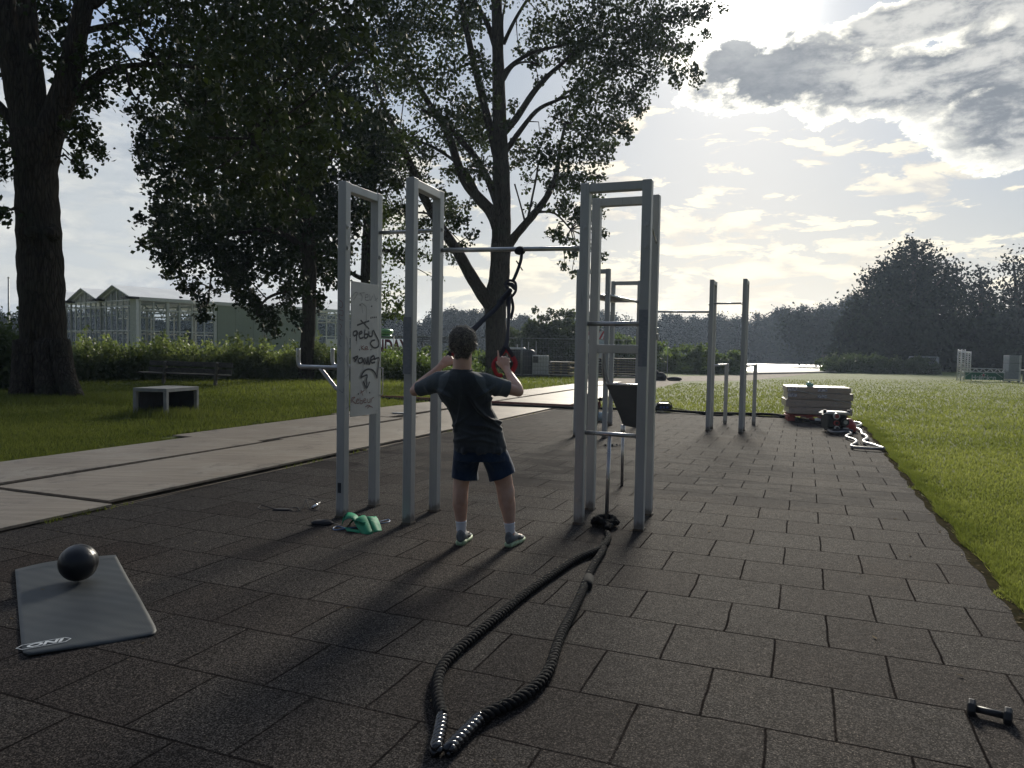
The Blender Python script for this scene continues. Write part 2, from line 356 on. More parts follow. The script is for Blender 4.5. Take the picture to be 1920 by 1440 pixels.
# sand strip of the path with loose construction plates on it
m=M('sand_path',(.20,.155,.11),(.08,.062,.045),rough=.95,scale=3,bump=.5,bscale=50,bdist=.02)  # sand colour darkened to suggest shadow in the seams between plates
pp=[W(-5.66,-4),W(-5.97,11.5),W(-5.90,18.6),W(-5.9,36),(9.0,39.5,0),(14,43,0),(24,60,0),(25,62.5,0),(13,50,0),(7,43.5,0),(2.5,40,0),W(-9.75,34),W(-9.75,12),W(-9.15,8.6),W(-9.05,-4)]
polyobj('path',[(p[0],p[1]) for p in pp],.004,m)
m,nt,b=newmat('plate_surface'); v=coord(nt); b.inputs['Roughness'].default_value=.55; b.inputs['Specular IOR Level'].default_value=.35
a1=X(noise(nt,mapping(nt,v,(.35,5,1),(0,0,-GA*-1)),3,6,.65)); a2=X(noise(nt,v,1.1,6,.65)); a3=X(noise(nt,v,45,3,.7))
c=mixc(nt,a1.sstep(.3,.7),(.33,.27,.205),(.22,.18,.135)); c=mixc(nt,a2.sstep(.45,.7)*.6,c,(.42,.37,.30)); c=mixc(nt,X(noise(nt,v,2.2,7,.75)).sstep(.52,.66)*.75,c,(.13,.10,.075)); c=mixc(nt,a3.sstep(.62,.72)*.6,c,(.07,.055,.04))
link(nt,c,b.inputs['Base Color']); bumpn(nt,b,a3*.5+a1*.5,.35,.01); MPL=m
m2=M('plate_edge',(.05,.04,.032),rough=.9)
pl=[]
labs=[]
def plate(u0,u1,v0,v1,z,skew,label):
    c=W((u0+u1)/2,(v0+v1)/2,0); mb=MB(); ax=(E1*math.cos(skew)+E2*math.sin(skew),E2*math.cos(skew)-E1*math.sin(skew),EZ)
    mb.box(c+EZ*(z+.011),((u1-u0),(v1-v0),.022),ax); o=mb.build('road_plate',MPL,None)
    o.data.transform(Matrix.Translation(-c)); o.location=c
    # drill slots cut in the plate's corner
    return tag(o,label,'road plate','plates laid along the path')
names_n=['brown site plate lying nearest the camera at the lower left, partly under its neighbour','long pale plate beside the rubber floor whose near corner overlaps the plate in front','sunlit plate on the near row passing behind the left pull-up frames','plate on the near row seen behind the exercising person','bright plate on the near row crossed by the fire hose','far bright plate beside the lawn behind the right frames','last plate of the near row at the bend of the path']
vj=[-2.6,.35,4.95,9.5,14.1,18.6,23.2,27.8,32.4]
nn=['brown plate of the row by the rubber floor, farthest to the lower left']+names_n
for i in range(len(vj)-1):
    sk=[0,.0,.004,-.006,.004,.0,-.006,.004][i]
    plate([-7.40,-7.44,-7.52,-7.69,-8.06,-8.14,-8.14,-8.14][i],[-5.74,-5.85,-5.97,-6.03,-6.03,-6.0,-6.0,-6.0][i],vj[i]+.025,vj[i+1]-.025,.016+(.02 if i==2 else 0)+(.006 if i%2 else 0),sk,nn[i])
names_f=['brownish plate beside the shaded lawn at the left edge of the photo','plate of the row by the shaded lawn, in front of the square concrete table','plate by the shaded lawn seen through the left frame under the graffiti panel','plate by the lawn seen behind the legs of the left frames','sunlit plate by the lawn edge behind the left elbow of the person','bright plate by the lawn behind the raised right elbow of the person','plate by the stack of timber at the end of the path','last plate of the row by the lawn before the wire fence']
vk=[-1.6,3.0,9.1,13.7,18.3,22.9,27.5,32.1,36.0]
for i in range(8):
    plate([-8.92,-9.0,-9.5,-9.68,-9.7,-9.7,-9.7,-9.7][i],[-7.56,-7.66,-7.86,-8.24,-8.32,-8.32,-8.32,-8.32][i],vk[i]+.03,vk[i+1]-.03,.018+(.012 if i==1 else 0)+(.006 if i%2 else 0),[.004,-.012,.005,0,.006,-.004,.004,0][i],names_f[i])
# ================================================================ GRASS (stuff)
def blades(name,pts,h,wd,mat,lean=.5,hv=.5):
    n=len(pts); a=RNG.random(n)*6.283; hh=h*(1-hv/2+hv*RNG.random(n)); la=RNG.random(n)*6.283; ll=hh*lean*RNG.random(n)
    w=np.asarray(wd)*(.6+.8*RNG.random(n))
    V=np.zeros((n,3,3)); dxx=np.cos(a)*w/2; dyy=np.sin(a)*w/2
    V[:,0,0]=pts[:,0]-dxx; V[:,0,1]=pts[:,1]-dyy; V[:,1,0]=pts[:,0]+dxx; V[:,1,1]=pts[:,1]+dyy
    V[:,2,0]=pts[:,0]+np.cos(la)*ll; V[:,2,1]=pts[:,1]+np.sin(la)*ll; V[:,2,2]=hh
    V[:,:,2]+=pts[:,2:3]
    return npmesh(name,V,3,mat)
MGR=leafmat('lawn_blades',(.175,.195,.068),(.28,.285,.125),(.12,.14,.046),trans=.42,rough=.9,spec=.03)
MGL=leafmat('rough_grass_blades',(.14,.16,.05),(.23,.245,.09),(.09,.11,.033),trans=.40,rough=.9,spec=.03)
def sample_px(n,x0,x1,y0,y1,test):
    """ground points spread evenly over what is seen, so that near grass is dense and far grass coarse"""
    out=[]
    xs=x0+(x1-x0)*RNG.random(n); ys=y0+(y1-y0)*RNG.random(n)
    u=(xs-960)/FPX; v=-(ys-720)/FPX; u2=u*cr-v*sr; v2=u*sr+v*cr
    dyv=math.cos(PIT)+v2*math.sin(PIT); dz=-math.sin(PIT)+v2*math.cos(PIT); t=-CH/dz
    p=np.stack([u2*t,dyv*t,np.zeros(n)],1); p=p[(t>0)]
    return p[test(p)]
e1=np.array(E1);e2=np.array(E2)
def uvof(p): return p@e1,p@e2
def rightlawn(p):
    u,v=uvof(p); e=1.28+.03*np.sin(v*19+np.sin(v*5)*2)+.05*np.abs(np.sin(v*2.3))+.05*np.sin(v*3.1)+.04*np.sin(v*7.7)
    f=((u>e)|((v>19.0+.05*np.sin(u*5))&(u>-5.75))); return f&(p[:,1]<62)&(p[:,1]>2)&~((p[:,1]>37)&(p[:,0]<14+(p[:,1]-43)*.6)&(p[:,0]<20))
def leftlawn(p):
    u,v=uvof(p); return (u<np.where(v<8.8,-9.0,-9.65)-.05*np.sin(v*4))&(p[:,1]<60)
def strip(p):
    u,v=uvof(p); return (np.abs(u+5.74+.0195*np.minimum(v,11.5)-.006*np.maximum(v-11.5,0))<.035)&(np.sin(v*1.7)+np.sin(v*4.3)>.2)&(p[:,1]<40)
p=sample_px(620000,1100,2650,712,1700,rightlawn); u,v=uvof(p)
d=p[:,1]; o=blades('grass',p,np.clip(.02+.0022*d,.028,.06),np.clip(.0035+.0016*d,.006,.05),MGR,lean=1.0); tag(o,'short mown grass blades of the sunny lawn','grass',kind='stuff')
p=sample_px(270000,-800,1100,690,900,leftlawn); d=p[:,1]
o=blades('grass',p,np.clip(.03+.003*d,.05,.12),np.clip(.004+.0018*d,.01,.06),MGL,lean=.9); tag(o,'rougher shaded grass between the path and the reeds','grass',kind='stuff')
p=sample_px(60000,-100,1100,740,1010,strip); d=p[:,1]
o=blades('weeds',p,.05,np.clip(.003+.001*d,.006,.03),MGL,lean=.9); tag(o,'weeds and grass growing along the seam of path and rubber floor','weeds',kind='stuff')
# tall rim grass on the lawn edge
v_=RNG.random(30000)*20-1; u_=1.235+.05*np.abs(np.sin(v_*2.3))+np.abs(RNG.normal(0,.075,30000))*(1+.8*np.sin(v_*6.1)); p=np.outer(u_,e1)+np.outer(v_,e2); p[:,2]=0
o=blades('grass_fringe',p,.055,.006+.0006*np.abs(p[:,1]),MGL,lean=1.2); tag(o,'longer grass leaning over the edge of the rubber tiles','grass',kind='stuff')
k_=np.arange(0,20.6,.12); A_l=[W(1.19+.015*math.sin(q*9),q-1.2) for q in k_]; B_l=[W(1.30+.04*math.sin(q*2.9)+.03*math.sin(q*8.3),q-1.2) for q in k_]
mb=MB(); n=len(k_); mb.add([tuple(p_+EZ*.0145) for p_ in A_l]+[tuple(p_+EZ*.0145) for p_ in B_l],[(i,i+1,n+i+1,n+i) for i in range(n-1)]); mb.build('soil_strip',M('soil',(.045,.038,.022),(.028,.026,.016),rough=1,spec=.0,scale=14,bump=.5,bscale=40,bdist=.01))['kind']='structure'
# litter: dry leaves and chips
n=900; v_=RNG.random(n)*19; u_=1.24+RNG.normal(0,.05,n); sel=RNG.random(n)<.18; 
k=int(sel.sum()); u_[sel]=-5.9+7.1*RNG.random(k); v_[sel]=.5+12*RNG.random(k)**1.2
c=np.outer(u_,e1)+np.outer(v_,e2); a=RNG.random(n)*6.28; s_=.005+.014*RNG.random(n)**2.5; V=np.zeros((n,4,3))
for i,(q,r_) in enumerate(((0,1.5),(1.4,.5),(3.14,1.3),(4.6,.5))):
    V[:,i,0]=c[:,0]+np.cos(a+q)*s_*r_; V[:,i,1]=c[:,1]+np.sin(a+q)*s_*r_; V[:,i,2]=.017+.006*RNG.random(n)
m,nt,b=newmat('dry_bits'); b.inputs['Specular IOR Level'].default_value=0; b.inputs['Roughness'].default_value=1; at=nt.nodes.new('ShaderNodeAttribute'); at.attribute_name='rnd'; link(nt,mixc(nt,at.outputs['Fac'],(.04,.028,.018),(.20,.165,.11)),b.inputs['Base Color'])
o=npmesh('litter',V,4,m); tag(o,'dry leaf bits and chips scattered on the rubber tiles','litter',kind='stuff')
# ================================================================ TREES
def bark(name,c1,c2,s=1.0):
    m,nt,b=newmat(name); v=coord(nt); b.inputs['Roughness'].default_value=.95; b.inputs['Specular IOR Level'].default_value=.15
    g=mapping(nt,v,(9*s,9*s,1.5*s)); a=X(noise(nt,g,1.0,7,.7,.6)); vo=nt.nodes.new('ShaderNodeTexVoronoi'); vo.feature='DISTANCE_TO_EDGE'; vo.inputs['Scale'].default_value=1.6; link(nt,mapping(nt,g,(1,1,.8)),vo.inputs['Vector'])
    cr_=X(vo.outputs['Distance']).sstep(0,.18)
    c=mixc(nt,a.sstep(.3,.7),c1,c2); c=mixc(nt,(1-cr_)*.7,c,tuple(x*.3 for x in c1)); c=mixc(nt,X(noise(nt,v,.8,4)).sstep(.5,.7)*.5,c,(.06,.07,.045))
    link(nt,c,b.inputs['Base Color']); bumpn(nt,b,cr_*.7+a*.8,1.0,.05); return m
MB1=bark('bark',(.085,.070,.055),(.045,.038,.030)); 
ML1=leafmat('poplar_leaves',(.020,.034,.012),(.095,.125,.034),(.016,.026,.010),trans=.15,spec=.15)
ML2=leafmat('dense_leaves',(.014,.026,.011),(.058,.082,.026),(.014,.024,.012),trans=.10,spec=.12)
ML3=leafmat('light_leaves',(.05,.075,.024),(.085,.11,.035),(.032,.05,.018),trans=.35)
def leaves(centres,size,flat=0):
    n=len(centres); d=RNG.normal(0,1,(n,3)); d[:,2]-=.5; d/=np.linalg.norm(d,axis=1)[:,None]
    t=RNG.normal(0,1,(n,3)); s=np.cross(d,t); s/=np.linalg.norm(s,axis=1)[:,None]; nn_=np.cross(d,s)
    L=(size*(.65+.7*RNG.random(n)))[:,None]
    V=np.stack([centres-d*L*.5,centres+s*L*.42-d*L*.12+nn_*L*.1,centres+d*L*.55,centres-s*L*.42-d*L*.12+nn_*L*.1],1); return V
def clump_pts(C,Y,spread,cover,lsz,per=13,tw=.20,shell=.0,tw_out=None,zs=.85):
    out=[]; RR=[]
    for c in C:
        px,py,r=c[:3]; den=c[3] if len(c)>3 else 1.0; dY=c[4] if len(c)>4 else RNG.normal(0,spread)
        yy=Y+dY; cen=np.array(P(px,py,yy)); rm=r*yy/FPX
        n=int(den*cover*math.pi*rm*rm/(lsz*lsz*.5)); nt_=max(3,n//per)
        q=RNG.normal(0,1,(nt_,3)); q/=np.linalg.norm(q,axis=1)[:,None]; q*=(RNG.random(nt_)**.42)[:,None]*rm*np.array([1,1.1,zs])
        tc=cen+q
        pts=np.repeat(tc,per,0)+RNG.normal(0,tw*min(1.4,max(.5,rm)),(nt_*per,3)); out.append(pts); RR.append(np.clip(.30*RNG.random(nt_*per)+.35*np.repeat(RNG.random(nt_),per)+.35*RNG.random(),0,1))
        if tw_out is not None:
            for k in range(min(nt_,max(3,nt_//9))): tw_out.append((cen,tc[k],rm))
    global CLR
    CLR=np.concatenate(RR); return np.concatenate(out)
def limb(mb,pts,Y,n=10,k=4,wob=.0,nz=0):
    L=[]
    for q in pts:
        px,py,wd=q[:3]; yy=Y+(q[3] if len(q)>3 else 0); p_=P(px,py,yy); L.append((p_.x,p_.y,p_.z,wd*yy/FPX/2))
    c=crom(L,k); pts3=[Vector(q[:3]) for q in c]; rr=[max(.008,q[3]) for q in c]
    if wob:
        rr=[r*(1+wob*math.sin(i*1.9)+wob*.6*math.sin(i*.7+1)) for i,r in enumerate(rr)]
    mb.tube(pts3,rr,n); return pts3
def make_tree(name,base,Y,limbs,clumps,leafm,barkm,label,cat='tree',group=None,cover=1.7,lsz=.13,spread=2.2,per=13,tw=.2,flare=None,kink=True):
    t=empty(name,base,label,cat,group); mb=MB(); nodes=[]
    for i,l in enumerate(limbs):
        nodes+=limb(mb,l,Y,n=20 if i==0 else 9,wob=.03)
    if flare: flare(mb)
    mb.build('trunk',barkm,t,smooth=True)
    tw_=[]; pts=clump_pts(clumps,Y,spread,cover,lsz,per,tw,tw_out=tw_)
    bb=MB(); na=np.array(nodes); seen=set()
    for cen,tp,rm in tw_:
        key=tuple(np.round(cen,3))
        if key not in seen:
            seen.add(key); j=np.argmin(((na-cen)**2).sum(1)); a=na[j]
            if np.linalg.norm(a-cen)<6:
                mid=(a+cen)/2+RNG.normal(0,.12,3)+np.array([0,0,.15]); bb.tube([a,mid,cen],[.035,.025,.014],5)
        mid=(cen+tp)/2+RNG.normal(0,.06,3); bb.tube([cen,mid,tp],[.014,.009,.005],4)
    if bb.v: bb.build('twigs',barkm,t)
    npmesh('crown',leaves(pts,lsz),4,leafm,t,rnd=CLR); return t
# --- big poplar at the left edge
def flare1(mb):
    for (x,dx_,w_) in ((60,-26,34),(85,4,40),(112,28,36),(40,-8,30)):
        limb(mb,[(x,640,w_,-.3),(x+dx_*.35,705,w_*1.05,-.55),(x+dx_,752,w_*1.1,-.8)],19.6,n=9)
    for (x,y) in ((61,436),(97,438)):
        c=P(x,y,18.98); mb.tube([c,c+Vector((0,-.16,0))],[.17,.11],12); mb.ball(c+Vector((0,-.10,-.02)),(.075,.06,.095),10,6)
    for (x,y,r_) in ((47,437,.17),(101,438,.17),(60,480,.12),(93,478,.1)):
        c=P(x,y,19.2); mb.ball(c,(r_,r_,r_*1.5),10,7)
L1=[[(86,760,112),(85,740,104),(84,700,95),(82,640,91),(79,560,89),(76,500,88),(73,435,87),(70,380,82),(68,320,84),(68,280,92),(66,250,96)],
 [(60,300,60),(50,240,58),(34,170,52),(22,100,48),(12,40,46),(2,-60,42)],
 [(72,290,60),(70,220,50),(62,140,44),(54,60,40),(50,0,38),(46,-70,34)],
 [(80,300,62),(96,240,60),(118,180,52),(134,120,46),(146,60,42),(160,0,38),(176,-70,34)],
 [(38,262,22),(18,222,20),(-10,190,18),(-60,150,14)],[(22,158,9),(4,142,8),(-30,128,7)],
 [(112,205,20),(150,168,18),(190,138,15),(235,124,12),(300,121,10,-.5),(360,126,8,-1),(430,140,5,-1.5)],
 [(160,58,14),(185,52,13),(215,45,11),(245,30,9),(275,8,8),(300,-20,6)],
 [(172,10,20),(192,-4,18),(215,-40,14)],[(235,124,7),(245,170,5),(262,190,3)],[(300,121,6),(330,170,5,-1),(380,220,4,-1.5),(470,260,3,-2)]]
L1=[[tuple([q[0],q[1],q[2]*.86]+list(q[3:])) for q in l] for l in L1]
C1=[(0,255,24),(4,292,20),(14,325,12),(-8,398,22),(3,402,10),(-10,230,30),(100,60,38),(106,112,30),(95,15,34),(112,150,18,.7),(165,105,32),(200,78,26,.8),(212,122,28,.8),(182,152,28),(150,196,34),(186,186,26),(140,240,26),(158,262,34),(183,282,20),(138,296,18),(152,318,12,.7),(128,210,20),
 (262,22,38),(305,55,44),(352,38,48),(300,112,34,.8),(262,146,30,.8),(222,160,24,.7),(345,100,40,.9),(258,198,18,.6),(322,160,42),(402,60,54),(240,68,20,.6),(205,40,12,.5),(10,60,12,.4),
 (270,-40,70),(360,-50,80),(470,-50,90),(150,-50,60),(60,-90,90),(-60,60,70),(-50,0,90),(-70,300,50),(580,-50,80),(-90,190,60)]
C1b=[(432,120,62),(500,62,64),(560,112,54),(480,190,66),(404,190,54),(560,210,60),(430,270,54),(520,290,60),(600,270,50),(640,205,34),(662,296,28),(622,92,44),(700,14,34),(672,54,34),(452,340,42),(520,368,28),(556,398,20),(588,330,40),(352,260,50),(385,330,36),(440,20,50),(540,10,60),(640,-10,50),(690,90,20),(575,375,18),(500,330,40)]
C1b=[(a,b_,c_,(1.0),RNG.uniform(-4.5,-1.0)) for a,b_,c_ in C1b]
make_tree('poplar_tree',G(85,750),19.6,L1,C1+C1b,ML1,MB1,'thick-trunked old tree with two pruning scars at the left edge of the photo','tree',cover=2.9,lsz=.135,spread=1.3,per=18,tw=.22,flare=flare1)
# --- dense dark tree in front of the pavilion
L2=[[(572,722,40),(574,700,30),(576,650,26),(579,600,25),(580,540,26),(579,480,26),(576,420,24),(570,340,20),(565,250,16),(560,120,10)],
 [(578,480,14),(550,450,12),(500,430,9),(430,440,7),(350,440,5)],[(578,500,12),(610,470,9),(650,440,6)],[(572,400,12),(530,330,9),(470,270,7),(380,260,4)],[(570,380,12),(610,310,9),(650,240,6)],
 [(577,540,9),(540,545,7),(500,560,5),(480,590,3)],[(350,440,4),(320,480,3),(350,540,2)],[(430,440,5),(400,500,4),(390,570,2)]]
C2=[(292,272,26),(264,285,17),(272,318,18),(300,232,40),(342,300,44),(330,350,40),(300,352,22),(292,385,18),(312,404,32),(284,442,18),(320,452,32),(362,422,52),(302,470,20),(340,492,30),(326,512,14),(352,532,18),(366,552,10),(402,470,50),(462,432,62),(540,422,70),(620,422,54),(660,382,44),(422,382,54),(500,352,70),(600,342,62),(680,332,36),(400,546,12),(388,574,15),(378,594,7),(432,512,28),(452,538,24),(472,560,24),(490,585,24),(506,602,20),(522,622,12),(540,560,26,.8),(556,538,24,.9),(602,500,32),(632,480,30),(642,512,20),(612,530,11,.7),(602,556,8,.6),(455,500,40),(520,500,36,.9),
 (400,250,80,.9),(520,220,90,.9),(620,200,80),(682,262,50),(452,120,90,.8),(600,80,90,.8),(352,170,60,.8),(560,470,46),(598,575,10,.6),(275,262,10),(265,408,8),(268,452,8),(560,600,12,.6),(545,585,12,.5)]
make_tree('dense_tree',G(575,712),33.6,L2,C2,ML2,MB1,'dense dark tree with slim trunk standing in front of the pavilion','tree',cover=4.6,lsz=.19,spread=2.6,per=20,tw=.30)
# --- third, lighter tree behind the left frames
L3=[[(688,700,24),(688,640,20),(687,560,18),(686,500,19),(690,420,17),(700,340,14),(712,260,9)],[(687,525,10),(665,516,8),(645,500,5)],[(690,440,9),(730,400,7),(770,380,4)],[(688,480,8),(730,470,6),(765,500,4)]]
C3=[(700,340,34),(742,330,26),(692,400,36),(732,402,36),(770,424,26),(722,470,34),(762,480,26),(720,540,30,.8),(752,570,24,.8),(742,592,18,.7),(680,572,16,.7),(770,592,10,.6),(800,480,20,.6),(812,520,14,.5),(700,300,40),(740,270,40),(725,590,20,.8),(668,560,18,.8),(660,600,14,.5),(790,440,22,.7),(700,500,22,.7)]
make_tree('light_tree',G(688,706),38.5,L3,C3,ML3,MB1,'lighter green tree standing behind the two left exercise frames','tree',cover=2.2,lsz=.16,spread=1.5,per=12,tw=.26)
# --- tall poplar behind the person
L4=[[(930,722,62),(931,700,46),(931,660,41),(930,610,39),(929,575,42),(933,548,43),(937,510,38),(939,460,36),(941,400,34),(940,340,32),(938,280,29),(936,200,25),(934,120,22),(932,40,20),(930,-40,17),(925,-160,14)],
 [(924,580,24,-.1),(905,552,26,-.3),(880,512,23,-.6),(858,472,20,-.9),(826,424,18,-1.2),(794,368,16,-1.4),(768,305,14,-1.5),(748,258,12,-1.6),(722,205,8),(700,150,6)],
 [(936,430,26),(922,398,24),(900,374,21),(872,340,18),(856,300,16),(842,255,14),(818,215,12),(790,170,10),(762,118,8),(740,92,6)],
 [(934,385,16),(912,330,13),(888,290,12),(862,262,11),(835,230,9),(790,205,6)],
 [(934,300,18),(914,220,15),(896,150,13),(880,80,12),(866,10,11),(856,-60,9)],[(930,90,12),(912,40,10),(888,0,9),(870,-40,7)],
 [(944,478,20),(962,448,17),(982,424,15),(1004,398,14),(1026,368,12),(1042,330,10),(1050,280,7),(1060,230,5)],
 [(944,250,14),(968,222,13),(1000,174,11),(1030,140,9),(1062,112,7),(1100,70,5)],[(944,290,11),(972,250,10),(1006,208,8),(1040,190,6),(1080,176,4)],
 [(944,138,9),(965,118,8),(1000,98,7),(1050,86,5),(1090,76,4)],[(945,150,6),(962,124,5),(985,116,4),(1010,120,3)],[(944,82,8),(958,52,7),(972,26,6),(992,-6,5)],[(944,82,4),(942,40,4),(948,0,3)],
 [(990,408,5),(998,370,4),(1006,330,4),(1010,300,3)],[(985,418,4),(975,380,3),(965,345,3)],[(1004,398,5),(1040,400,4),(1070,430,3)],[(900,374,9),(880,330,7),(850,300,6),(800,270,5),(755,262,4)],
 [(1040,190,5),(1100,150,4),(1180,110,3)],[(1062,112,6),(1130,70,4),(1230,40,3)],[(820,420,5),(800,400,4),(760,400,3)]]
C4=[(722,60,52),(780,50,52),(842,62,44),(880,30,34),(762,130,52),(830,142,42),(722,142,44),(702,222,44),(792,200,30,.7),(842,222,38),(882,202,38),(902,122,30),(762,262,30,.7),(802,282,32,.9),(872,262,44),(902,322,30),(852,322,24),(782,332,26),(822,372,26),(762,392,26),(842,402,30),(862,422,20),(882,442,16,.8),(870,460,9,.6),(702,292,44),(742,300,24,.8),(906,242,34),(836,470,16,.7),(852,492,10,.6),(920,180,20),(925,350,14,.8),(740,345,22),(800,420,20,.7),(880,380,16,.6),
 (1010,60,34),(1062,50,40),(1122,42,48),(1182,42,48),(1242,32,38),(1290,22,28),(1328,16,17),(1354,12,8,.8),(1182,112,48),(1122,112,44),(1242,102,36),(1288,92,20,.8),(1328,58,13,.8),(1300,132,18,.8),(1308,152,9,.7),(1262,142,20,.8),(1002,112,24),(972,92,14,.7),(1062,112,24),(1092,172,44),(1152,182,38),(1190,182,24),(1202,208,13),(1062,222,30),(1102,242,40),(1150,242,30),(1172,252,16),(966,206,14,.8),(980,292,26),(1022,292,32,.9),(1072,292,36),(1120,292,28),(1142,272,16),(1012,250,24,.5),(1042,342,26),(1082,342,32),(1118,332,18),(990,342,18,.4),(1000,382,12,.4),(1052,392,22),(1082,402,26),(1042,432,20,.7),(1062,452,18,.8),(1082,470,16,.8),(1058,500,8,.6),(1072,512,7,.7),(1116,372,18,.8),(1130,402,8,.8),(1133,440,6,.7),(1132,480,6,.7),(965,260,12,.7),(1010,150,14,.4),(1090,90,30),(1215,150,24),(1225,70,30),(950,240,10,.6),(1100,420,18,.8),(1105,470,12,.7),(960,320,14,.5),
 (900,-60,80),(1050,-60,80),(800,-60,90),(1180,-60,70),(960,-160,110),(1100,-150,80),(840,-160,80)]
make_tree('poplar_tree',G(932,715),36.5,L4,C4,ML1,MB1,'tall forked tree with dark leaves rising behind the person','tree',cover=2.9,lsz=.165,spread=2.0,per=16,tw=.25)
# --- tree group across the lawn on the right
MLH=leafmat('far_leaves',(.010,.018,.013),(.050,.068,.036),(.012,.022,.017),trans=.0,spec=.0,rough=1)
MLB=leafmat('bush_leaves',(.09,.13,.045),(.16,.20,.075),(.06,.09,.03),trans=.42)
T5=[(1712,455,10,.8),(1742,458,9,.6),(1706,475,16),(1735,478,14,.8),(1690,500,28),(1725,500,28),(1655,528,24),(1690,540,46),(1730,540,40),(1765,512,20,.8),(1790,508,13,.7),(1782,540,26),(1640,560,30),(1700,580,60),(1760,580,46),(1620,560,18,.7),(1597,572,12,.6),(1660,620,60),(1740,640,60),(1612,590,20),(1700,660,60),(1640,520,14,.7),(1800,560,18,.8),(1672,506,16)]
make_tree('willow_tree',G(1700,694),88,[[(1700,694,18),(1705,620,16),(1712,540,10),(1715,460,4)],[(1706,600,8),(1650,540,4)],[(1708,580,8),(1770,520,3)]],T5,MLH,MB1,'tallest broad tree with pointed top across the lawn on the right','tree','trees across the lawn',cover=5,lsz=.36,spread=2.5,per=9,tw=.6)
T6=[(1838,510,10,.7),(1830,530,16,.7),(1850,540,18,.8),(1822,560,20,.9),(1860,570,26),(1840,600,40),(1830,650,46),(1870,640,40),(1800,620,30)]
make_tree('slender_tree',G(1840,696),92,[[(1840,696,12),(1838,600,8),(1838,510,3)],[(1839,600,5),(1862,560,2)]],T6,MLH,MB1,'slimmer tree with airy top between the two larger ones on the right','tree','trees across the lawn',cover=4,lsz=.34,spread=2,per=9,tw=.6)
T7=[(1900,495,20,.6),(1885,505,12,.5),(1918,510,18,.7),(1880,545,10,.5),(1910,540,18,.7),(1905,580,30),(1930,560,30),(1890,620,40),(1930,640,50),(1900,670,40),(1960,520,40),(1970,600,60)]
make_tree('airy_tree',G(1915,697),86,[[(1915,697,12),(1910,600,9),(1905,540,6),(1900,490,3)],[(1908,570,5),(1880,520,2)],[(1908,560,5),(1930,500,2)]],T7,MLH,MB1,'tree with see-through crown above the stage truss at the right edge','tree','trees across the lawn',cover=3,lsz=.32,spread=2,per=9,tw=.6)
T8=[(1500,600,18),(1490,590,10,.8),(1530,610,24),(1560,600,18),(1540,585,9,.6),(1520,640,30),(1570,640,34),(1480,620,20),(1600,630,34),(1590,590,12,.7),(1475,600,10,.7)]
make_tree('round_tree',G(1545,682),130,[[(1545,682,9),(1545,600,5)]],T8,MLH,MB1,'rounded tree at the water\'s end left of the tallest tree','tree','trees across the lawn',cover=5,lsz=.45,spread=2,per=9,tw=.7)
def wood(name,px0,px1,top,Y,z0,mat,label,lsz,cat='trees',jit=14,cover=7.5,spread=6,rr=16):
    C=[]; x=px0
    while x<px1:
        t=top(x)+RNG.normal(0,jit*.35); yb=P(x,0,Y); 
        # bottom pixel row at that distance
        dd=ray(x,700); 
        bot=HY+ROLL*(x-960)+(CH-z0)*FPX/Y
        y=t+rr*.8
        while y<bot+rr*.3:
            C.append((x+RNG.normal(0,5),y+RNG.normal(0,4),rr*RNG.uniform(.7,1.2),1.0,RNG.normal(0,spread)+ (t-y)*.0)); y+=rr*1.1
        if RNG.random()<.5: C.append((x,t-RNG.uniform(0,jit),rr*.5,1.2,0))
        x+=rr*.9
    pts=clump_pts(C,Y,spread,cover,lsz,9,lsz*1.2); pts[:,2]=np.maximum(pts[:,2],z0)
    core=[]; st_=rr*.7; xs_=np.arange(px0,px1+st_,st_); tz=[P(x,top(x)+rr*1.25+RNG.uniform(0,rr*.5),Y+spread*.6) for x in xs_]
    for a_,b_ in zip(tz[:-1],tz[1:]):
        j=RNG.uniform(0,spread*.5); core.append([(a_.x-.2,a_.y+j,z0),(b_.x+.2,b_.y+j,z0),(b_.x+.2,b_.y+j,max(b_.z,z0+.3)),(a_.x-.2,a_.y+j,max(a_.z,z0+.3))])
    o=npmesh(name,np.concatenate([leaves(pts,lsz),np.array(core)]),4,mat,rnd=np.concatenate([CLR,np.full(len(core),.3)])); return tag(o,label,cat,kind='stuff')
def hump(x,L): 
    return min(y+((x-cx)/wd)**2*hh for cx,y,wd,hh in L)
wood('far_woods',620,1640,lambda x:hump(x,[(700,600,120,8),(860,594,60,8),(960,606,60,8),(1120,598,60,8),(1180,603,50,10),(1260,601,60,10),(1330,604,80,10),(1440,600,60,10),(1500,590,60,10),(1600,572,50,12)]),185,-.2,MLH,'far wood lining the opposite shore of the lake',.42,rr=12,jit=10)
wood('far_woods',-700,240,lambda x:590+6*math.sin(x*.1),185,-.2,MLH,'distant trees left of the thick trunk',.45,rr=12,jit=8)
wood('far_woods',240,640,lambda x:598+6*math.sin(x*.07),190,-.2,MLH,'distant shore trees seen through the pavilion glass',.45,rr=12,jit=8)
wood('undergrowth',1580,2000,lambda x:610+8*math.sin(x*.05),84,0,MLH,'dark thicket at the foot of the trees across the lawn',.42,rr=18,jit=10,cat='undergrowth',spread=3)
wood('bushes',955,1110,lambda x:hump(x,[(1000,612,50,14),(1060,600,50,12),(1100,606,30,12)]),58,0,leafmat('mid_bush',(.045,.062,.026),(.075,.095,.038),(.03,.044,.018),trans=.3),'pale green willow bushes behind the wire fence',.2,rr=11,jit=16,cat='bushes',spread=1.5)
wood('bushes',1110,1245,lambda x:640+5*math.sin(x*.2),60,0,MLB,'low bushes behind the stacked timber and right frames',.2,rr=10,jit=8,cat='bushes',spread=1.5)
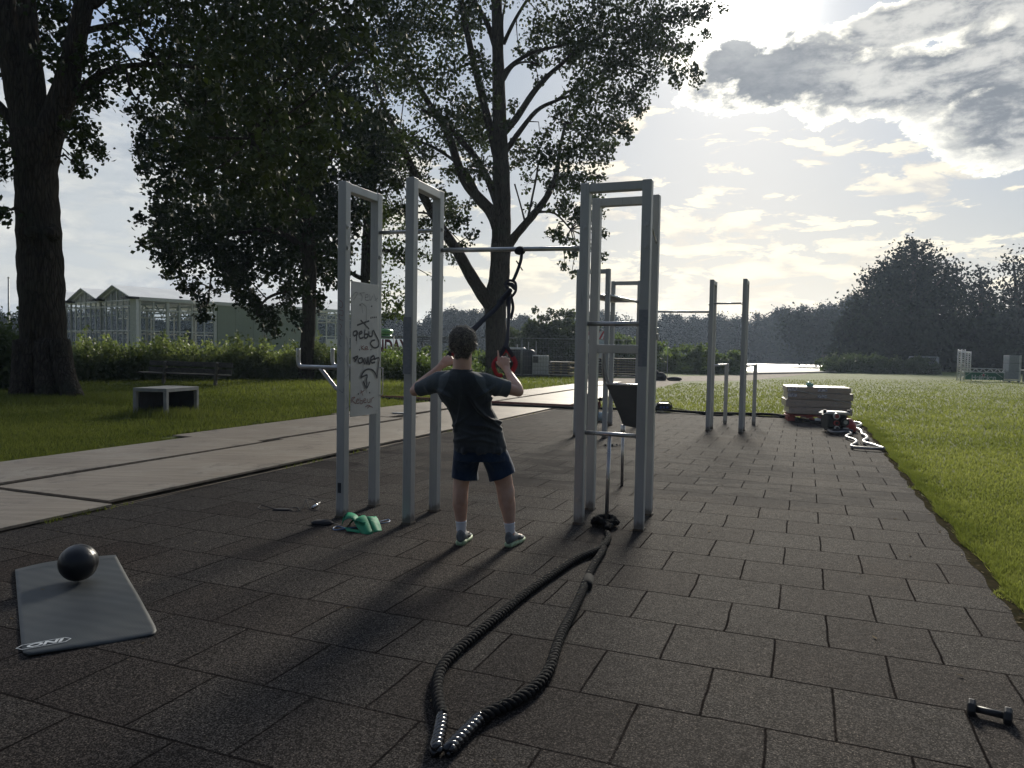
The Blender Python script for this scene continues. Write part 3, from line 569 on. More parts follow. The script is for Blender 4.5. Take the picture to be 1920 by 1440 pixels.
wood('reeds',1236,1392,lambda x:hump(x,[(1300,655,45,12),(1250,668,25,10),(1375,668,40,10),(1420,684,30,8)]),56,0,MLB,'bright green reeds on the shore behind the parallel bars',.18,rr=8,jit=6,cat='reeds',spread=1.2)
wood('reeds',1545,1760,lambda x:hump(x,[(1585,668,50,12),(1640,672,60,8),(1720,676,60,8)]),67,0,leafmat('reed_b',(.05,.075,.03),(.08,.11,.04),(.035,.05,.02),trans=.3),'green reed bed beside the wooden jetty',.18,rr=8,jit=4,cat='reeds',spread=1.2)
wood('shore_plants',640,930,lambda x:667+3*math.sin(x*.1),46,0,MLB,'leafy nettles behind the two left frames',.16,rr=8,jit=8,cat='undergrowth',spread=1.2)
# stalky undergrowth on the left
def stalks(name,n,x0,x1,Yf,h,mat,label,lsz):
    C=[];S_=[]
    for i in range(n):
        px=RNG.uniform(x0,x1); Y=Yf(px)+RNG.uniform(-1.2,2.4); b_=np.array(G(px,700)); b_=np.array([ray(px,700).x/ray(px,700).y*Y,Y,0.0])
        H=h(px)*RNG.uniform(.45,1.05)*(1.32 if RNG.random()<.12 else 1)*(1+.10*math.sin(px*.13)+.08*math.sin(px*.31)); l=RNG.normal(0,.12,2)
        tip=b_+np.array([l[0],l[1],H]); S_.append((b_,tip))
        m_=int(H/.075); t=RNG.random(m_)**.75
        C.append(b_+np.outer(t,tip-b_)+RNG.normal(0,.085,(m_,3)))
    pts=np.concatenate(C); pts[:,2]=np.abs(pts[:,2]); nst=len(S_)
    LV=leaves(pts,lsz); A=np.array([s[0] for s in S_]); B=np.array([s[1] for s in S_]); wv=np.array([.012,0,0])
    SV=np.stack([A-wv,A+wv,B+wv*.4,B-wv*.4],1)
    o=npmesh(name,np.concatenate([LV,SV]),4,mat); return tag(o,label,'undergrowth',kind='stuff')
stalks('undergrowth',4200,110,660,lambda x:29+(x-110)*.012,lambda x:1.32+.14*math.sin(x*.045),leafmat('nettle',(.12,.155,.07),(.24,.27,.16),(.075,.10,.045),trans=.42),'tall nettles and reeds between the park bench and the pavilion',.13)
stalks('undergrowth',2200,-420,48,lambda x:23.5,lambda x:1.75,leafmat('nettle2',(.06,.085,.035),(.12,.15,.07),(.035,.055,.022),trans=.4),'tall leafy weeds left of the thick trunk',.14)
stalks('undergrowth',1300,640,935,lambda x:36,lambda x:1.12 if x<830 else .6,MLB,'leafy weeds along the grass behind the person',.14)
# grass tufts at foot of thick tree and table
p=np.concatenate([np.array(G(85,752))+np.stack([RNG.normal(0,1.1,9000),RNG.normal(-.3,.7,9000),np.zeros(9000)],1),np.array([-7.2,15.3,0])+np.stack([RNG.normal(0,.55,1500),RNG.normal(0,.45,1500),np.zeros(1500)],1)])
o=blades('long_grass',p,.20,.02,MGL,lean=.8); tag(o,'long grass around the thick tree foot and the concrete table','grass',kind='stuff')
# ================================================================ MATERIALS
STEEL=M('painted_steel',(.46,.465,.45),(.39,.395,.385),rough=.48,metal=.25,scale=3,bump=.15,bscale=25,bdist=.002,stretch=(1,1,.3),rvar=.2)
TUBE=M('brushed_tube',(.50,.50,.50),(.40,.40,.41),rough=.30,metal=.85,scale=10,rvar=.15)
BOLT=M('bolt_metal',(.55,.55,.54),rough=.35,metal=.7)
DARKST=M('dark_sheet',(.075,.08,.09),(.06,.065,.075),rough=.5,metal=.3)
PANEL=M('panel_sheet',(.58,.57,.53),(.50,.49,.46),rough=.5,metal=.05,scale=2.2,bump=.1,bscale=8)
INK=M('marker_ink',(.035,.035,.04),(.06,.06,.065),rough=.6); INKR=M('red_marker',(.20,.07,.06),(.26,.13,.11),rough=.6,scale=40); INKP=M('faint_marker',(.16,.16,.16),(.30,.30,.29),rough=.6,scale=60); INKB=M('blue_marker',(.12,.13,.2),rough=.6)
STICK=M('worn_sticker',(.19,.21,.225),(.24,.25,.26),rough=.6,scale=30,stretch=(1,1,2))
nt=STEEL.node_tree; X.nt=nt; b=nt.nodes['Principled BSDF']; v=coord(nt); sz_=nt.nodes.new('ShaderNodeSeparateXYZ'); link(nt,v,sz_.inputs[0])
dn=X(noise(nt,mapping(nt,v,(1,1,.25)),22,5,.7)); low_=X(sz_.outputs[2]).sstep(.16,.0); old=b.inputs['Base Color'].links[0].from_socket
c=mixc(nt,(dn*.9+low_*.7-.62).sstep(0,.35)*.75,old,(.13,.11,.085)); c=mixc(nt,X(noise(nt,mapping(nt,v,(1,1,.08)),60,3,.6)).sstep(.60,.72)*.30,c,(.16,.165,.16)); link(nt,c,b.inputs['Base Color'])
RUST=M('post_foot_dirt',(.10,.075,.05),(.16,.14,.11),rough=.9,scale=20)
PW=.08; H=2.95; AX=(E1,E2,EZ)
def post(mb,u,v,h=H,z=.01): mb.box(W(u,v,z+(h-z)/2),(PW,PW,h-z),AX)
def ring_strokes(L,tom,wd,mat,name,parent,nrm,off):
    mb=MB()
    for s in L:
        pts=[tom(*q) for q in crom_s(s)] if len(s)>1 else [tom(*s[0])]
        if len(s)==1: mb.disc(pts[0]+nrm*off,nrm,wd*1.3,.0012,8); continue
        for a,b in zip(pts[:-1],pts[1:]):
            if (b-a).length<1e-5: continue
            d=(b-a).normalized(); x=d.cross(nrm)*wd*.5; e=d*wd*.25
            mb.add([a-x-e+nrm*off,a+x-e+nrm*off,b+x+e+nrm*off,b-x+e+nrm*off],[(0,1,2,3)]); off+=.00003
    return mb.build(name,mat,parent)
def crom_s(s):
    return [tuple(q) for q in crom([(a,b,0) for a,b in s],5)] and [(q[0],q[1]) for q in crom([(a,b,0) for a,b in s],5)]
# ================================================================ NEAR RIG
rig=empty('exercise_rig',W(-2.6,6.1,0),'nearest grey steel pull-up station of four tall frames joined by bars','exercise rig')
UA,UB,UC,UD=-3.765,-3.12,-1.79,-1.26; V0,V1=5.51,6.03; VC,VD=6.20,6.85
def uframe(parent,p0,p1,label=None,bolts=(),beams=(),foot=True):
    mb=MB(); post(mb,*p0); post(mb,*p1)
    a=W(*p0,H-PW/2-.003); b=W(*p1,H-PW/2-.003); d=(b-a).normalized(); mb.bar(a+d*(PW/2-.001),b-d*(PW/2-.001),PW-.004,PW-.006)
    for z in beams: mb.bar(W(*p0,z)+d*(PW/2-.001),W(*p1,z)-d*(PW/2-.001),PW-.006,PW)
    f=mb.build('frame',STEEL,parent,bevel=.006)
    if label: f['label']=label
    fm=MB()
    if foot:
        for q in (p0,p1): fm=MB(); fm.box(W(*q,.016),(PW+.012,PW+.012,.03),AX); fm.build('post_foot',RUST,f)
    for (c,n) in bolts:
        bm_=MB(); bm_.disc(c,n,.019,.010,16); bm_.disc(c+n*.010,n,.011,.007,6); bm_.build('bolt',BOLT,f,smooth=False)
    return f
def face(u,v,z,dirn): return W(u,v,z)+dirn*(PW/2)
A_=uframe(rig,(UA,V0),(UA,V1),'frame with scribbled panel',[(face(UA,V0-.01,z,E1),E1) for z in (2.56,2.38)]+[(face(UA,V1,2.36,E1),E1)])
B_=uframe(rig,(UB,V0+.04),(UB-.03,V1+.06),'slim frame left of the person',[(face(UB-.03,V1+.06,2.60,E1),E1)])
C_=uframe(rig,(UC,VC),(UD,VC),'front right frame with rungs',[(face(UC,VC,z,-E2),-E2) for z in (2.58,.235)]+[(face(UD,VC,z,-E2),-E2) for z in (2.58,2.40)])
D_=uframe(rig,(-1.86,6.82),(-1.31,6.82),'rear right frame with a crossbeam',[],beams=(1.545,))
def tubeobj(name,pts,r,mat,parent,n=14,smooth=True,k=0):
    mb=MB(); mb.tube(crom(pts,k) if k else pts,r,n); return mb.build(name,mat,parent,smooth=smooth)
tubeobj('pull_up_bar',[W(UA+.04,V1,2.59),W(UB-.07,V1+.03,2.59)],.017,TUBE,rig)
tubeobj('pull_up_bar',[W(UB+.01,V1+.06,2.415),W(UC-.04,VC,2.405)],.0205,TUBE,rig)
tubeobj('rung',[W(UC+.04,VC+.01,1.757),W(UD-.04,VC+.01,1.757)],.021,TUBE,rig)
tubeobj('rung',[W(UC+.04,VC,.815),W(UD-.04,VC,.81)],.019,TUBE,rig)
tubeobj('anchor_pole',[W(-1.535,VC,.80),W(-1.545,VC,.0)],.0165,TUBE,rig)
tubeobj('tie_rod',[W(UD+.035,VC+.03,2.57),W(-1.29,6.78,2.52)],.008,BOLT,rig)
mb=MB(); c=face(-1.31,6.82,1.72,E1)+E1*.012; mb.tube([c+EZ*(.024*math.cos(t))+E2*(.024*math.sin(t)) for t in [k*.5236 for k in range(12)]],.006,6,closed=True); mb.box(c-EZ*.06,(.02,.03,.05),AX); mb.build('hook',BOLT,rig)
# scribbled panel
n_=E1; pc=W(UA,(V0+V1)/2+.0,0)+E1*(PW/2+.004)
pv0,pv1=V0+.045,V1-.02
mb=MB(); mb.box(W(UA,(pv0+pv1)/2,1.5)+E1*(PW/2+.004),(.006,pv1-pv0,1.2),AX); pan=mb.build('panel',PANEL,rig,bevel=.002); pan['label']='pale sheet metal panel covered in marker scribbles'
def pm(x,y): return W(UA,pv0+(pv1-pv0)*(x-94)/192.0,0)+E1*(PW/2+.0075)+EZ*(2.10-(y-(131+(x-94)*.155))*1.2/(1232-(x-94)*.25))
thick=[[(135,530),(175,508),(215,490)],[(158,485),(215,562)],[(108,620),(110,592),(130,583),(136,608),(112,628)],[(131,588),(128,668)],[(150,612),(166,598),(160,585),(146,605),(153,648),(176,640)],[(186,572),(183,640),(200,642),(207,612),(188,612)],[(214,588),(218,628),(236,625),(240,580)],[(246,575),(262,618),(285,680),(280,725),(250,735),(226,702),(235,672),(255,665)],
 [(106,828),(137,812),(118,862)],[(112,822),(124,852)],[(145,835),(165,828),(168,862),(146,872),(140,845)],[(170,828),(182,882)],[(184,830),(200,880),(206,822)],[(207,820),(215,888),(228,828)],[(230,850),(252,832),(246,808),(228,830),(232,872),(256,868)],[(250,842),(285,830),(280,900),(272,1015)],[(272,1015),(258,968),(230,935),(195,935),(168,970),(158,1012)],[(158,1005),(200,985),(194,1040),(197,1090)],[(175,1045),(197,1102),(217,1050)]]
ring_strokes(thick,pm,.016,INK,'graffiti',pan,E1,.0002)
ring_strokes([[(152,345)],[(233,355)],[(228,462)],[(241,458)],[(253,456)],[(265,454)],[(150,752)],[(230,752)],[(145,1155)],[(224,1148)]],pm,.006,INK,'graffiti',pan,E1,.0008)
ring_strokes([[(100,272),(118,236),(134,242),(108,302)],[(150,238),(166,270),(160,312)],[(148,240),(182,234)],[(184,276),(205,270),(202,248),(188,258),(190,302),(216,298)],[(216,248),(222,302),(240,255)],[(246,240),(266,312)],[(254,302),(274,278)],[(160,330),(185,352),(195,384),(192,560)],[(160,330),(168,420)],[(130,640),(130,700)],[(175,890),(173,960)],[(197,1100),(200,1150)]],pm,.005,INKP,'graffiti',pan,E1,.0012)
ring_strokes([[(160,712),(166,752)],[(180,716),(164,734),(184,756)],[(190,742),(206,736),(200,722),(187,732),(192,752),(212,748)],[(96,1232),(102,1190),(122,1184),(104,1212),(128,1242)],[(132,1222),(146,1212),(140,1200),(130,1216),(136,1240),(150,1236)],[(154,1190),(158,1245),(172,1240),(172,1220),(158,1218)],[(180,1222),(194,1212),(188,1200),(178,1216),(184,1238),(198,1234)],[(204,1204),(208,1236),(222,1234),(224,1202)],[(230,1240),(236,1205),(250,1192)],[(160,1120),(172,1170)],[(155,1150),(182,1125)],[(190,1278),(210,1262),(232,1278)],[(205,1290),(222,1272),(242,1286)]],pm,.007,INKR,'graffiti',pan,E1,.0016)
pb=MB()
for (x,y) in ((104,142),(280,172),(104,1345),(278,1318)): pb.disc(pm(x,y),E1,.006,.003,8)
pb.build('screws',BOLT,pan)
def fm(x,y):  # front face of the near panel post (towards the camera, -e2)
    return W(UA-.04+.08*x,V0-PW/2-.0008,y)
sc_=[[(.2,1.93),(.7,1.90),(.6,1.86),(.25,1.87)],[(.3,1.84),(.75,1.83),(.7,1.79),(.3,1.80),(.35,1.76),(.8,1.75)],[(.35,1.72),(.6,1.70),(.4,1.66),(.7,1.62)]]
ring_strokes(sc_,fm,.004,INKR,'graffiti',A_,-E2,.0002)
ring_strokes([[(.25,1.62),(.5,1.60),(.3,1.55),(.6,1.52)],[(.3,1.15),(.8,1.12),(.9,1.16)],[(.2,1.45),(.5,1.4)]],fm,.003,INKB,'graffiti',A_,-E2,.0006)
def fs(x,y): return W(UA+PW/2+.0008,V0-.04+.08*x,y)
ring_strokes([[(.2,1.62),(.8,1.5),(.3,1.42),(.7,1.35)],[(.5,1.6),(.6,1.3)],[(.2,1.25),(.8,1.28)],[(.4,1.1),(.8,1.0),(.3,.98)]],fs,.003,INKB,'graffiti',A_,E1,.0003)
mb=MB(); mb.box(W(UA-.003,V0-PW/2-.0006,.28),(.035,.0012,.09),AX); mb.build('sticker',M('dark_sticker',(.035,.045,.06),rough=.4),A_)
for par,u,v,z0,z1 in ((B_,UB,V0+.02,1.30,1.78),(C_,UD,VC,1.40,1.875)):
    mb=MB(); mb.box(W(u,v-PW/2-.0006,(z0+z1)/2),(PW-.006,.0012,z1-z0),AX); mb.build('sticker',STICK,par)
# dip handles on the left side
for v,br in ((V0,True),(V1,False)):
    mb=MB(); mb.tube(crom([W(UA-.04,v,1.335),W(UA-.30,v,1.335),W(UA-.43,v,1.335),W(UA-.465,v,1.345),W(UA-.478,v,1.375),W(UA-.48,v,1.42),W(UA-.48,v,1.50)],4),.0195,14); h=mb.build('dip_handle',TUBE,rig,smooth=True)
mb=MB(); mb.tube(crom([W(UA-.04,V0,1.145),W(UA-.075,V0,1.155),W(UA-.11,V0,1.19),W(UA-.24,V0,1.325)],5),.0175,12); mb.build('brace',TUBE,rig,smooth=True)
mb=MB(); gx=face(UA,V1+.02,0,E1); mb.tube(crom([gx+EZ*1.33,gx+E1*.028+EZ*1.325,gx+E1*.03+EZ*1.30,gx+E1*.03+EZ*1.10,gx+E1*.028+EZ*1.075,gx+EZ*1.07],4),.006,8); mb.build('grab_rail',TUBE,rig,smooth=True)
# ================================================================ FAR RIG
rig2=empty('exercise_rig',W(-2.4,14.2,0),'farther grey steel station with overhead ladder, chin-up bars and two low posts','exercise rig')
UE,UF=-3.73,-3.21
E_=uframe(rig2,(UE,12.6),(UF,12.6),'nearer end frame of the overhead ladder',[(face(UF,12.6,z,-E2),-E2) for z in (2.54,2.36)])
F_=uframe(rig2,(UE+.06,14.85),(UF+.08,14.85),'farther end frame of the overhead ladder')
mb=MB()
for u in (UE+.035,UF-.03): mb.tube([W(u,12.65,2.50),W(u+.07,14.80,2.53)],.028,10)
mb.build('ladder_rail',TUBE,rig2,smooth=True)
for k in range(7):
    t=(k+.5)/7; v=12.65+2.15*t; tubeobj('rung',[W(UE+.035+.07*t,v,2.50+.03*t),W(UF-.03+.07*t,v,2.50+.03*t)],.022,TUBE,rig2,8)
P1_=uframe(rig2,(-1.72,14.86),(-1.72,15.37),'left tall frame of the parallel bars',[(face(-1.72,14.86,z,-E1),-E1) for z in (2.47,2.27)])
P2_=uframe(rig2,(-1.10,14.80),(-1.10,15.31),'right tall frame of the parallel bars',[(face(-1.10,14.80,z,-E1),-E1) for z in (2.47,2.27)])
tubeobj('pull_up_bar',[W(UF+.12,14.86,2.335),W(-1.76,14.86,2.325)],.021,TUBE,rig2)
tubeobj('pull_up_bar',[W(-1.68,14.9,2.49),W(-1.14,14.86,2.49)],.018,TUBE,rig2)
for u,v in ((-1.565,16.62),(-.975,16.66)):
    mb=MB(); mb.box(W(u,v,.66),(.075,.075,1.30),AX); mb.build('low_post',STEEL,rig2,bevel=.005)
for a,b in ((( -1.70,15.37),(-1.565,16.60)),((-1.09,15.31),(-.975,16.64))): tubeobj('parallel_bar',[W(*a,1.275),W(*b,1.29)],.021,TUBE,rig2)
# ================================================================ SHEET STATION behind the right frames
st=empty('sit_up_board',P(1165,912,8.3)*1.0,'dark curved sheet steel board on a thin pole behind the right frames','training board')
st.location.z=0
Yb=8.1
def q(x,y,dy=0): return P(x,y,Yb+dy)
mb=MB()
edge=[(1131,655,0),(1131,690,.0),(1132,705,.03),(1135,718,.08),(1141,733,.12),(1152,760,.16),(1163,788,.2),(1168,797,.22)]
right=[(1196,655,0),(1198,690,0),(1212,705,.03),(1216,719,.08),(1216,733,.12),(1214,760,.16),(1212,788,.2),(1210,803,.22)]
# lip strip on the left, full sheet below the upper rim
lip=[(1130,656,0),(1130,690,0),(1132,708,.02),(1137,722,.05),(1144,738,.07)]; lip2=[(1134,656,.06),(1135,690,.06),(1138,706,.08),(1142,718,.10),(1150,735,.12)]
v1=[q(*a) for a in lip]; v2=[q(*a) for a in lip2]
mb.add(v1+v2,[(i,i+1,i+6,i+5) for i in range(4)])
L_=[(1137,719,.05),(1143,735,.07),(1152,757,.10),(1160,775,.13),(1168,797,.16)]; R_=[(1219,722,.05),(1219,737,.07),(1217,758,.10),(1215,778,.13),(1212,806,.16)]
v1=[q(*a) for a in L_]; v2=[q(*a) for a in R_]; mb.add(v1+v2,[(i,i+1,i+6,i+5) for i in range(4)])
bo=mb.build('sheet',DARKST,st,smooth=False); so_=bo.modifiers.new('s','SOLIDIFY'); so_.thickness=.008
mb=MB(); mb.tube([q(1136,720,.05),q(1219,723,.05)],.013,8); mb.tube(crom([q(1130,655,.02),q(1130,690,.02),q(1133,710,.04),q(1138,722,.05)],3),.012,8); mb.build('rim',TUBE,st,smooth=True)
mb=MB(); b_=P(1166,912,8.3); t_=P(1168,800,8.28); mb.tube([(b_.x,b_.y,0),t_],.017,10); mb.tube([t_+Vector((0,0,.02)),t_+Vector((0,0,-.09))],.026,10); mb.build('pole',TUBE,st,smooth=True)
# ================================================================ FOREGROUND EQUIPMENT
ROPE=M('rope_fibre',(.011,.011,.012),(.006,.006,.007),rough=.9,bump=.6,bscale=220,bdist=.003,spec=.2)
TIP=M('shrink_sleeve',(.02,.02,.022),(.03,.03,.032),rough=.16,spec=.8)
br_=empty('battle_rope',W(-1.54,6.2,0),'thick black battle rope doubled round the pole with two shiny grips near the camera','rope')
def gz(pxs,z=.040): return [G(x,y,z) for x,y in pxs]
ra=gz([(1138,1000),(1140,1012),(1122,1030),(1082,1047),(1042,1073),(992,1108),(942,1148),(900,1183),(865,1212),(838,1238),(824,1262),(820,1290),(823,1320),(830,1342)])
rb=gz([(1133,1028),(1112,1062),(1100,1088),(1083,1128),(1067,1160),(1054,1185),(1043,1215),(1032,1250),(1015,1276),(990,1298),(960,1316),(928,1331),(900,1346)])
ga=gz([(830,1342),(826,1365),(820,1392),(817,1406)],.036); gb=gz([(900,1346),(878,1368),(852,1394),(842,1406)],.036)
def resample(pts,step):
    c=[Vector(p) for p in crom(pts,12)]; out=[c[0]]; acc=0
    for a,b in zip(c[:-1],c[1:]):
        L=(b-a).length; 
        while acc+L>=step:
            t=(step-acc)/L; a=a+(b-a)*t; out.append(a); L=(b-a).length; acc=0
        acc+=L
    out.append(c[-1]); return out
def twisted(name,pts,mat,parent,r=.0275,lay=.10,strand=.0162,fray=False):
    c=resample(pts,.008); mb=MB(); s=0; x=None; paths=[[],[],[]]
    for i,p_ in enumerate(c):
        t=(c[min(i+1,len(c)-1)]-c[max(i-1,0)]).normalized()
        x=frame_of(t)[0] if x is None else (x-t*x.dot(t)).normalized(); y=t.cross(x); s=i*.008
        for k in range(3):
            a=2*math.pi*(s/lay+k/3); rr=r-strand; paths[k].append(p_+x*(rr*math.cos(a))+y*(rr*math.sin(a)))
    for q_ in paths: mb.tube(q_,strand,7)
    return mb.build(name,mat,parent,smooth=True)
twisted('rope_strands',ra,ROPE,br_); twisted('rope_strands',rb,ROPE,br_)
twisted('rope_grip',ga,TIP,br_,r=.0285,lay=.09); twisted('rope_grip',gb,TIP,br_,r=.0285,lay=.09)
# knot round the pole and middle whipping
c0=W(-1.545,6.2,0)
kn=[c0+Vector(q_) for q_ in ((-.10,-.05,.03),(-.095,.02,.035),(-.05,.055,.04),(.03,.06,.045),(.085,.03,.05),(.08,-.03,.055),(.02,-.07,.06),(-.05,-.06,.07),(-.085,-.01,.075),(-.04,.05,.08),(.04,.045,.085),(.07,-.01,.075),(.03,-.08,.05),(0,-.14,.035))]
twisted('rope_knot',kn,ROPE,br_,r=.029)
twisted('rope_knot',[c0+Vector(q_) for q_ in ((-.12,-.02,.05),(-.09,-.06,.09),(-.03,-.09,.06),(.0,-.12,.05),(-.02,-.2,.04))],ROPE,br_,r=.029)
mb=MB(); p_=G(1104,1084,.034); q_=G(1100,1098,.034); mb.tube([p_+Vector((.01,0,0)),p_,q_,q_+Vector((-.01,-.02,0))],[.028,.036,.036,.028],12); mb.build('whipping',ROPE,br_,smooth=True)
fl=MB(); FLK=M('rope_fleck',(.42,.36,.24),rough=.8)
for L_ in (resample(ra,.07),resample(rb,.07)):
    for p_ in L_:
        if random.random()<.55:
            a=random.uniform(-.6,.6); fl.tube([p_+Vector((math.sin(a)*.0285-.004,-.004,math.cos(a)*.0285)),p_+Vector((math.sin(a)*.0285+.005,.005,math.cos(a)*.0285))],.0018,4)
fl.build('fleck_yarn',FLK,br_)
# exercise mat
MATM,nt,b=newmat('foam_mat'); v=coord(nt); b.inputs['Roughness'].default_value=.55
w_=nt.nodes.new('ShaderNodeTexWave'); w_.wave_type='BANDS'; w_.inputs['Scale'].default_value=22; w_.inputs['Distortion'].default_value=1.5; link(nt,mapping(nt,v,(1,1,1),(0,0,.35)),w_.inputs['Vector'])
w2=nt.nodes.new('ShaderNodeTexWave'); w2.inputs['Scale'].default_value=3.2; w2.inputs['Distortion'].default_value=3; w2.bands_direction='Y'; link(nt,mapping(nt,v,(1,1,1),(0,0,.35)),w2.inputs['Vector'])
link(nt,mixc(nt,X(noise(nt,v,3,5)).sstep(.35,.65),(.038,.045,.048),(.029,.034,.037)),b.inputs['Base Color']); bumpn(nt,b,X(w_.outputs[0])*.5+X(w2.outputs[0])*.8,.35,.004)
mt=empty('exercise_mat',G(165,1140,0),'dark grey foam mat at the lower left with white logo near its front edge','exercise mat')
cs=[G(28,1068,.02),G(217,1042,.02),G(300,1187,.02),G(42,1232,.02)]
N=26; vs=[];fs_=[]
def matpt(s,t,z=0):
    # rounded corners towards the viewer end
    a=cs[0].lerp(cs[1],s); b2=cs[3].lerp(cs[2],s); p=a.lerp(b2,t)
    zz=.020+.004*math.sin(t*9+s*2)+.003*math.sin(s*7+t*5)+ (.012*max(0,(t-.93)/.07)**2*(.5+.5*math.cos(s*6)))+.02*max(0,(.06-t)/.06)**2*max(0,math.sin(s*3.1))
    return Vector((p.x,p.y,zz+z))
for i in range(N+1):
    for j in range(N+1):
        s,t=j/N,i/N
        # round off corners
        if t>.9:
            k=(t-.9)/.1; ins=.045*(1-math.sqrt(max(0,1-k*k))); s=ins+(1-2*ins)*s
        vs.append(matpt(s,t))
for i in range(N):
    for j in range(N): fs_.append((i*(N+1)+j,i*(N+1)+j+1,(i+1)*(N+1)+j+1,(i+1)*(N+1)+j))
mb=MB(); mb.add(vs,fs_); o=mb.build('foam_sheet',MATM,mt,smooth=True); s_=o.modifiers.new('s','SOLIDIFY'); s_.thickness=.011; s_.offset=-1
WHT=M('white_print',(.72,.74,.74),(.5,.52,.52),rough=.5,scale=90)
xd=(matpt(.5,.9)-matpt(.2,.9)).normalized(); yd=(matpt(.2,.5)-matpt(.2,.9)); yd=(yd-xd*yd.dot(xd)).normalized()
lc_=matpt(.155,.925)+EZ*.0045
text('ONI',.062,lc_,xd,yd,WHT,'logo',mt,.0005,shear=.2,sx=1.35,bold=.002)
mb=MB(); hx=[(-.115,0),(-.09,.032),(.09,.032),(.115,0),(.09,-.032),(-.09,-.032)]
for a,b_ in zip(hx,hx[1:]+hx[:1]): mb.bar(lc_+xd*a[0]+yd*a[1],lc_+xd*b_[0]+yd*b_[1],.004,.001)
mb.build('logo',WHT,mt)
# medicine ball
BR=.114; bc=P(147,1060,4.60); bc=Vector((bc.x,bc.y,BR+.022))
bl=empty('medicine_ball',Vector((bc.x,bc.y,.022)),'shiny black medicine ball resting on the exercise mat','ball')
me=bpy.data.meshes.new('ball'); bm=bmesh.new(); bmesh.ops.create_uvsphere(bm,u_segments=64,v_segments=40,radius=BR)
for v in bm.verts:
    n=v.co.normalized(); s=min(abs(n.x*.8+n.z*.6),abs(n.y),abs(n.x*.6-n.z*.8)); v.co=n*(BR-.0035*math.exp(-(s/.02)**2)); 
    if v.co.z<-BR+.006: v.co.z=-BR+.006
bm.to_mesh(me); bm.free(); me.polygons.foreach_set('use_smooth',[True]*len(me.polygons)); me.materials.append(M('ball_leather',(.008,.009,.012),(.012,.013,.016),rough=.38,bump=.35,bscale=120,bdist=.002,rvar=.25))
o=bpy.data.objects.new('ball_shell',me); COL.objects.link(o); o.parent=bl; o.location=(0,0,BR)
# dumbbell
db=empty('dumbbell',G(1856,1336,.012),'small black dumbbell lying at the lower right on the tiles','dumbbell')
BLK=M('black_rubber',(.014,.014,.016),(.02,.02,.022),rough=.5)
a=G(1822,1322,.05); b_=G(1890,1338,.05); dd=(b_-a).normalized(); 
mb=MB(); mb.tube([a,b_],.0145,14); mb.build('grip',BLK,db,smooth=True)
for c,s_ in ((a,-1),(b_,1)):
    mb=MB(); mb.tube([c-dd*.016*1,c-dd*.011,c+dd*.011,c+dd*.016],[.030,.040,.040,.030],8); mb.build('weight',BLK,db,bevel=.004)
db.location=(db.location.x,db.location.y,0)
# resistance bands, cords, pouch by the left frame
GRN=M('green_band',(.02,.17,.095),(.03,.25,.13),rough=.65,scale=6,spec=.15)
gb_=empty('green_band',G(672,990,0),'crumpled green fabric band at the foot of the left frame','resistance band')
mb=MB()
def ribbon(mb,pts,wv,k=6):
    c=[Vector(p) for p in crom(pts,k)]; wv=[Vector(w_) for w_ in crom(wv,k)]
    vs=[c[i]-wv[i] for i in range(len(c))]+[c[i]+wv[i] for i in range(len(c))]; n=len(c)
    mb.add(vs,[(i,i+1,n+i+1,n+i) for i in range(n-1)])
def gl(x,y,z): return G(x,y,0)+EZ*z*.8
ribbon(mb,[gl(641,987,.02),gl(648,985,.09),gl(662,988,.11),gl(672,990,.06),gl(684,994,.09),gl(700,992,.05),gl(711,990,.02)],[(.0,.03,.05),(.01,.05,.03),(.02,.06,.0),(.03,.05,-.03),(.02,.06,-.01),(.0,.05,.03),(0,.04,.02)])
ribbon(mb,[gl(660,984,.03),gl(672,988,.10),gl(680,996,.07),gl(690,1004,.025),gl(699,1003,.02)],[(.03,.02,.03),(.05,.01,.02),(.05,.0,.02),(.03,.02,.015),(.0,.04,.01)])
ribbon(mb,[gl(684,990,.02),gl(692,984,.09),gl(702,990,.07),gl(708,1000,.02)],[(.04,0,.02),(.05,.02,.0),(.04,.03,-.02),(.03,.03,0)])
ribbon(mb,[gl(644,994,.012),gl(664,1000,.03),gl(680,1000,.014)],[(.0,.03,.01),(.0,.04,.0),(.0,.03,.01)])
o=mb.build('band_fabric',GRN,gb_,smooth=True); s_=o.modifiers.new('s','SOLIDIFY'); s_.thickness=.002
def cord(name,pxs,r,mat,label,cat,loc,extra=None,z=.014,closed=False,group=None):
    t=empty(name,loc,label,cat,group); mb=MB(); pts=crom([G(x,y,0)+EZ*(zz+z) for x,y,zz in pxs],6)
    mb.tube(pts,r,8); mb.build(name.split('_')[-1] if False else 'cord_body',mat,t,smooth=True); return t
BLU=M('blue_cord',(.05,.13,.28),rough=.4)
cord('resistance_tube',[(648,994,0),(634,990,0),(625,993,0),(629,997,0),(650,994,0),(670,991,0),(700,984,0),(716,980,0),(728,977,.0),(730,981,0),(718,984,0),(706,984,0)],.0055,BLU,'blue rubber tube looped under the green band','resistance tube',G(650,995,0))
BLF=M('black_fabric',(.012,.012,.016),(.02,.02,.024),rough=.85)
pk=empty('black_pouch',G(602,986,0),'flat black pouch lying left of the green band','pouch')
mb=MB(); mb.rings([(G(604,986,0)+EZ*.013,.085,.045),(G(604,986,0)+EZ*.03,.095,.05),(G(605,985,0)+EZ*.045,.06,.03)],20,2.6); mb.build('pouch_body',BLF,pk,smooth=True)
mb=MB(); ribbon(mb,[gl(612,981,.03),gl(624,984,.02),(gl(638,987,.014))],[(0,.012,.002)]*3); o=mb.build('strap',BLF,pk,smooth=True); s_=o.modifiers.new('s','SOLIDIFY'); s_.thickness=.003
jr=empty('jump_rope',G(545,958,0),'thin black skipping rope with chrome handle lying left of the frames','jump rope')
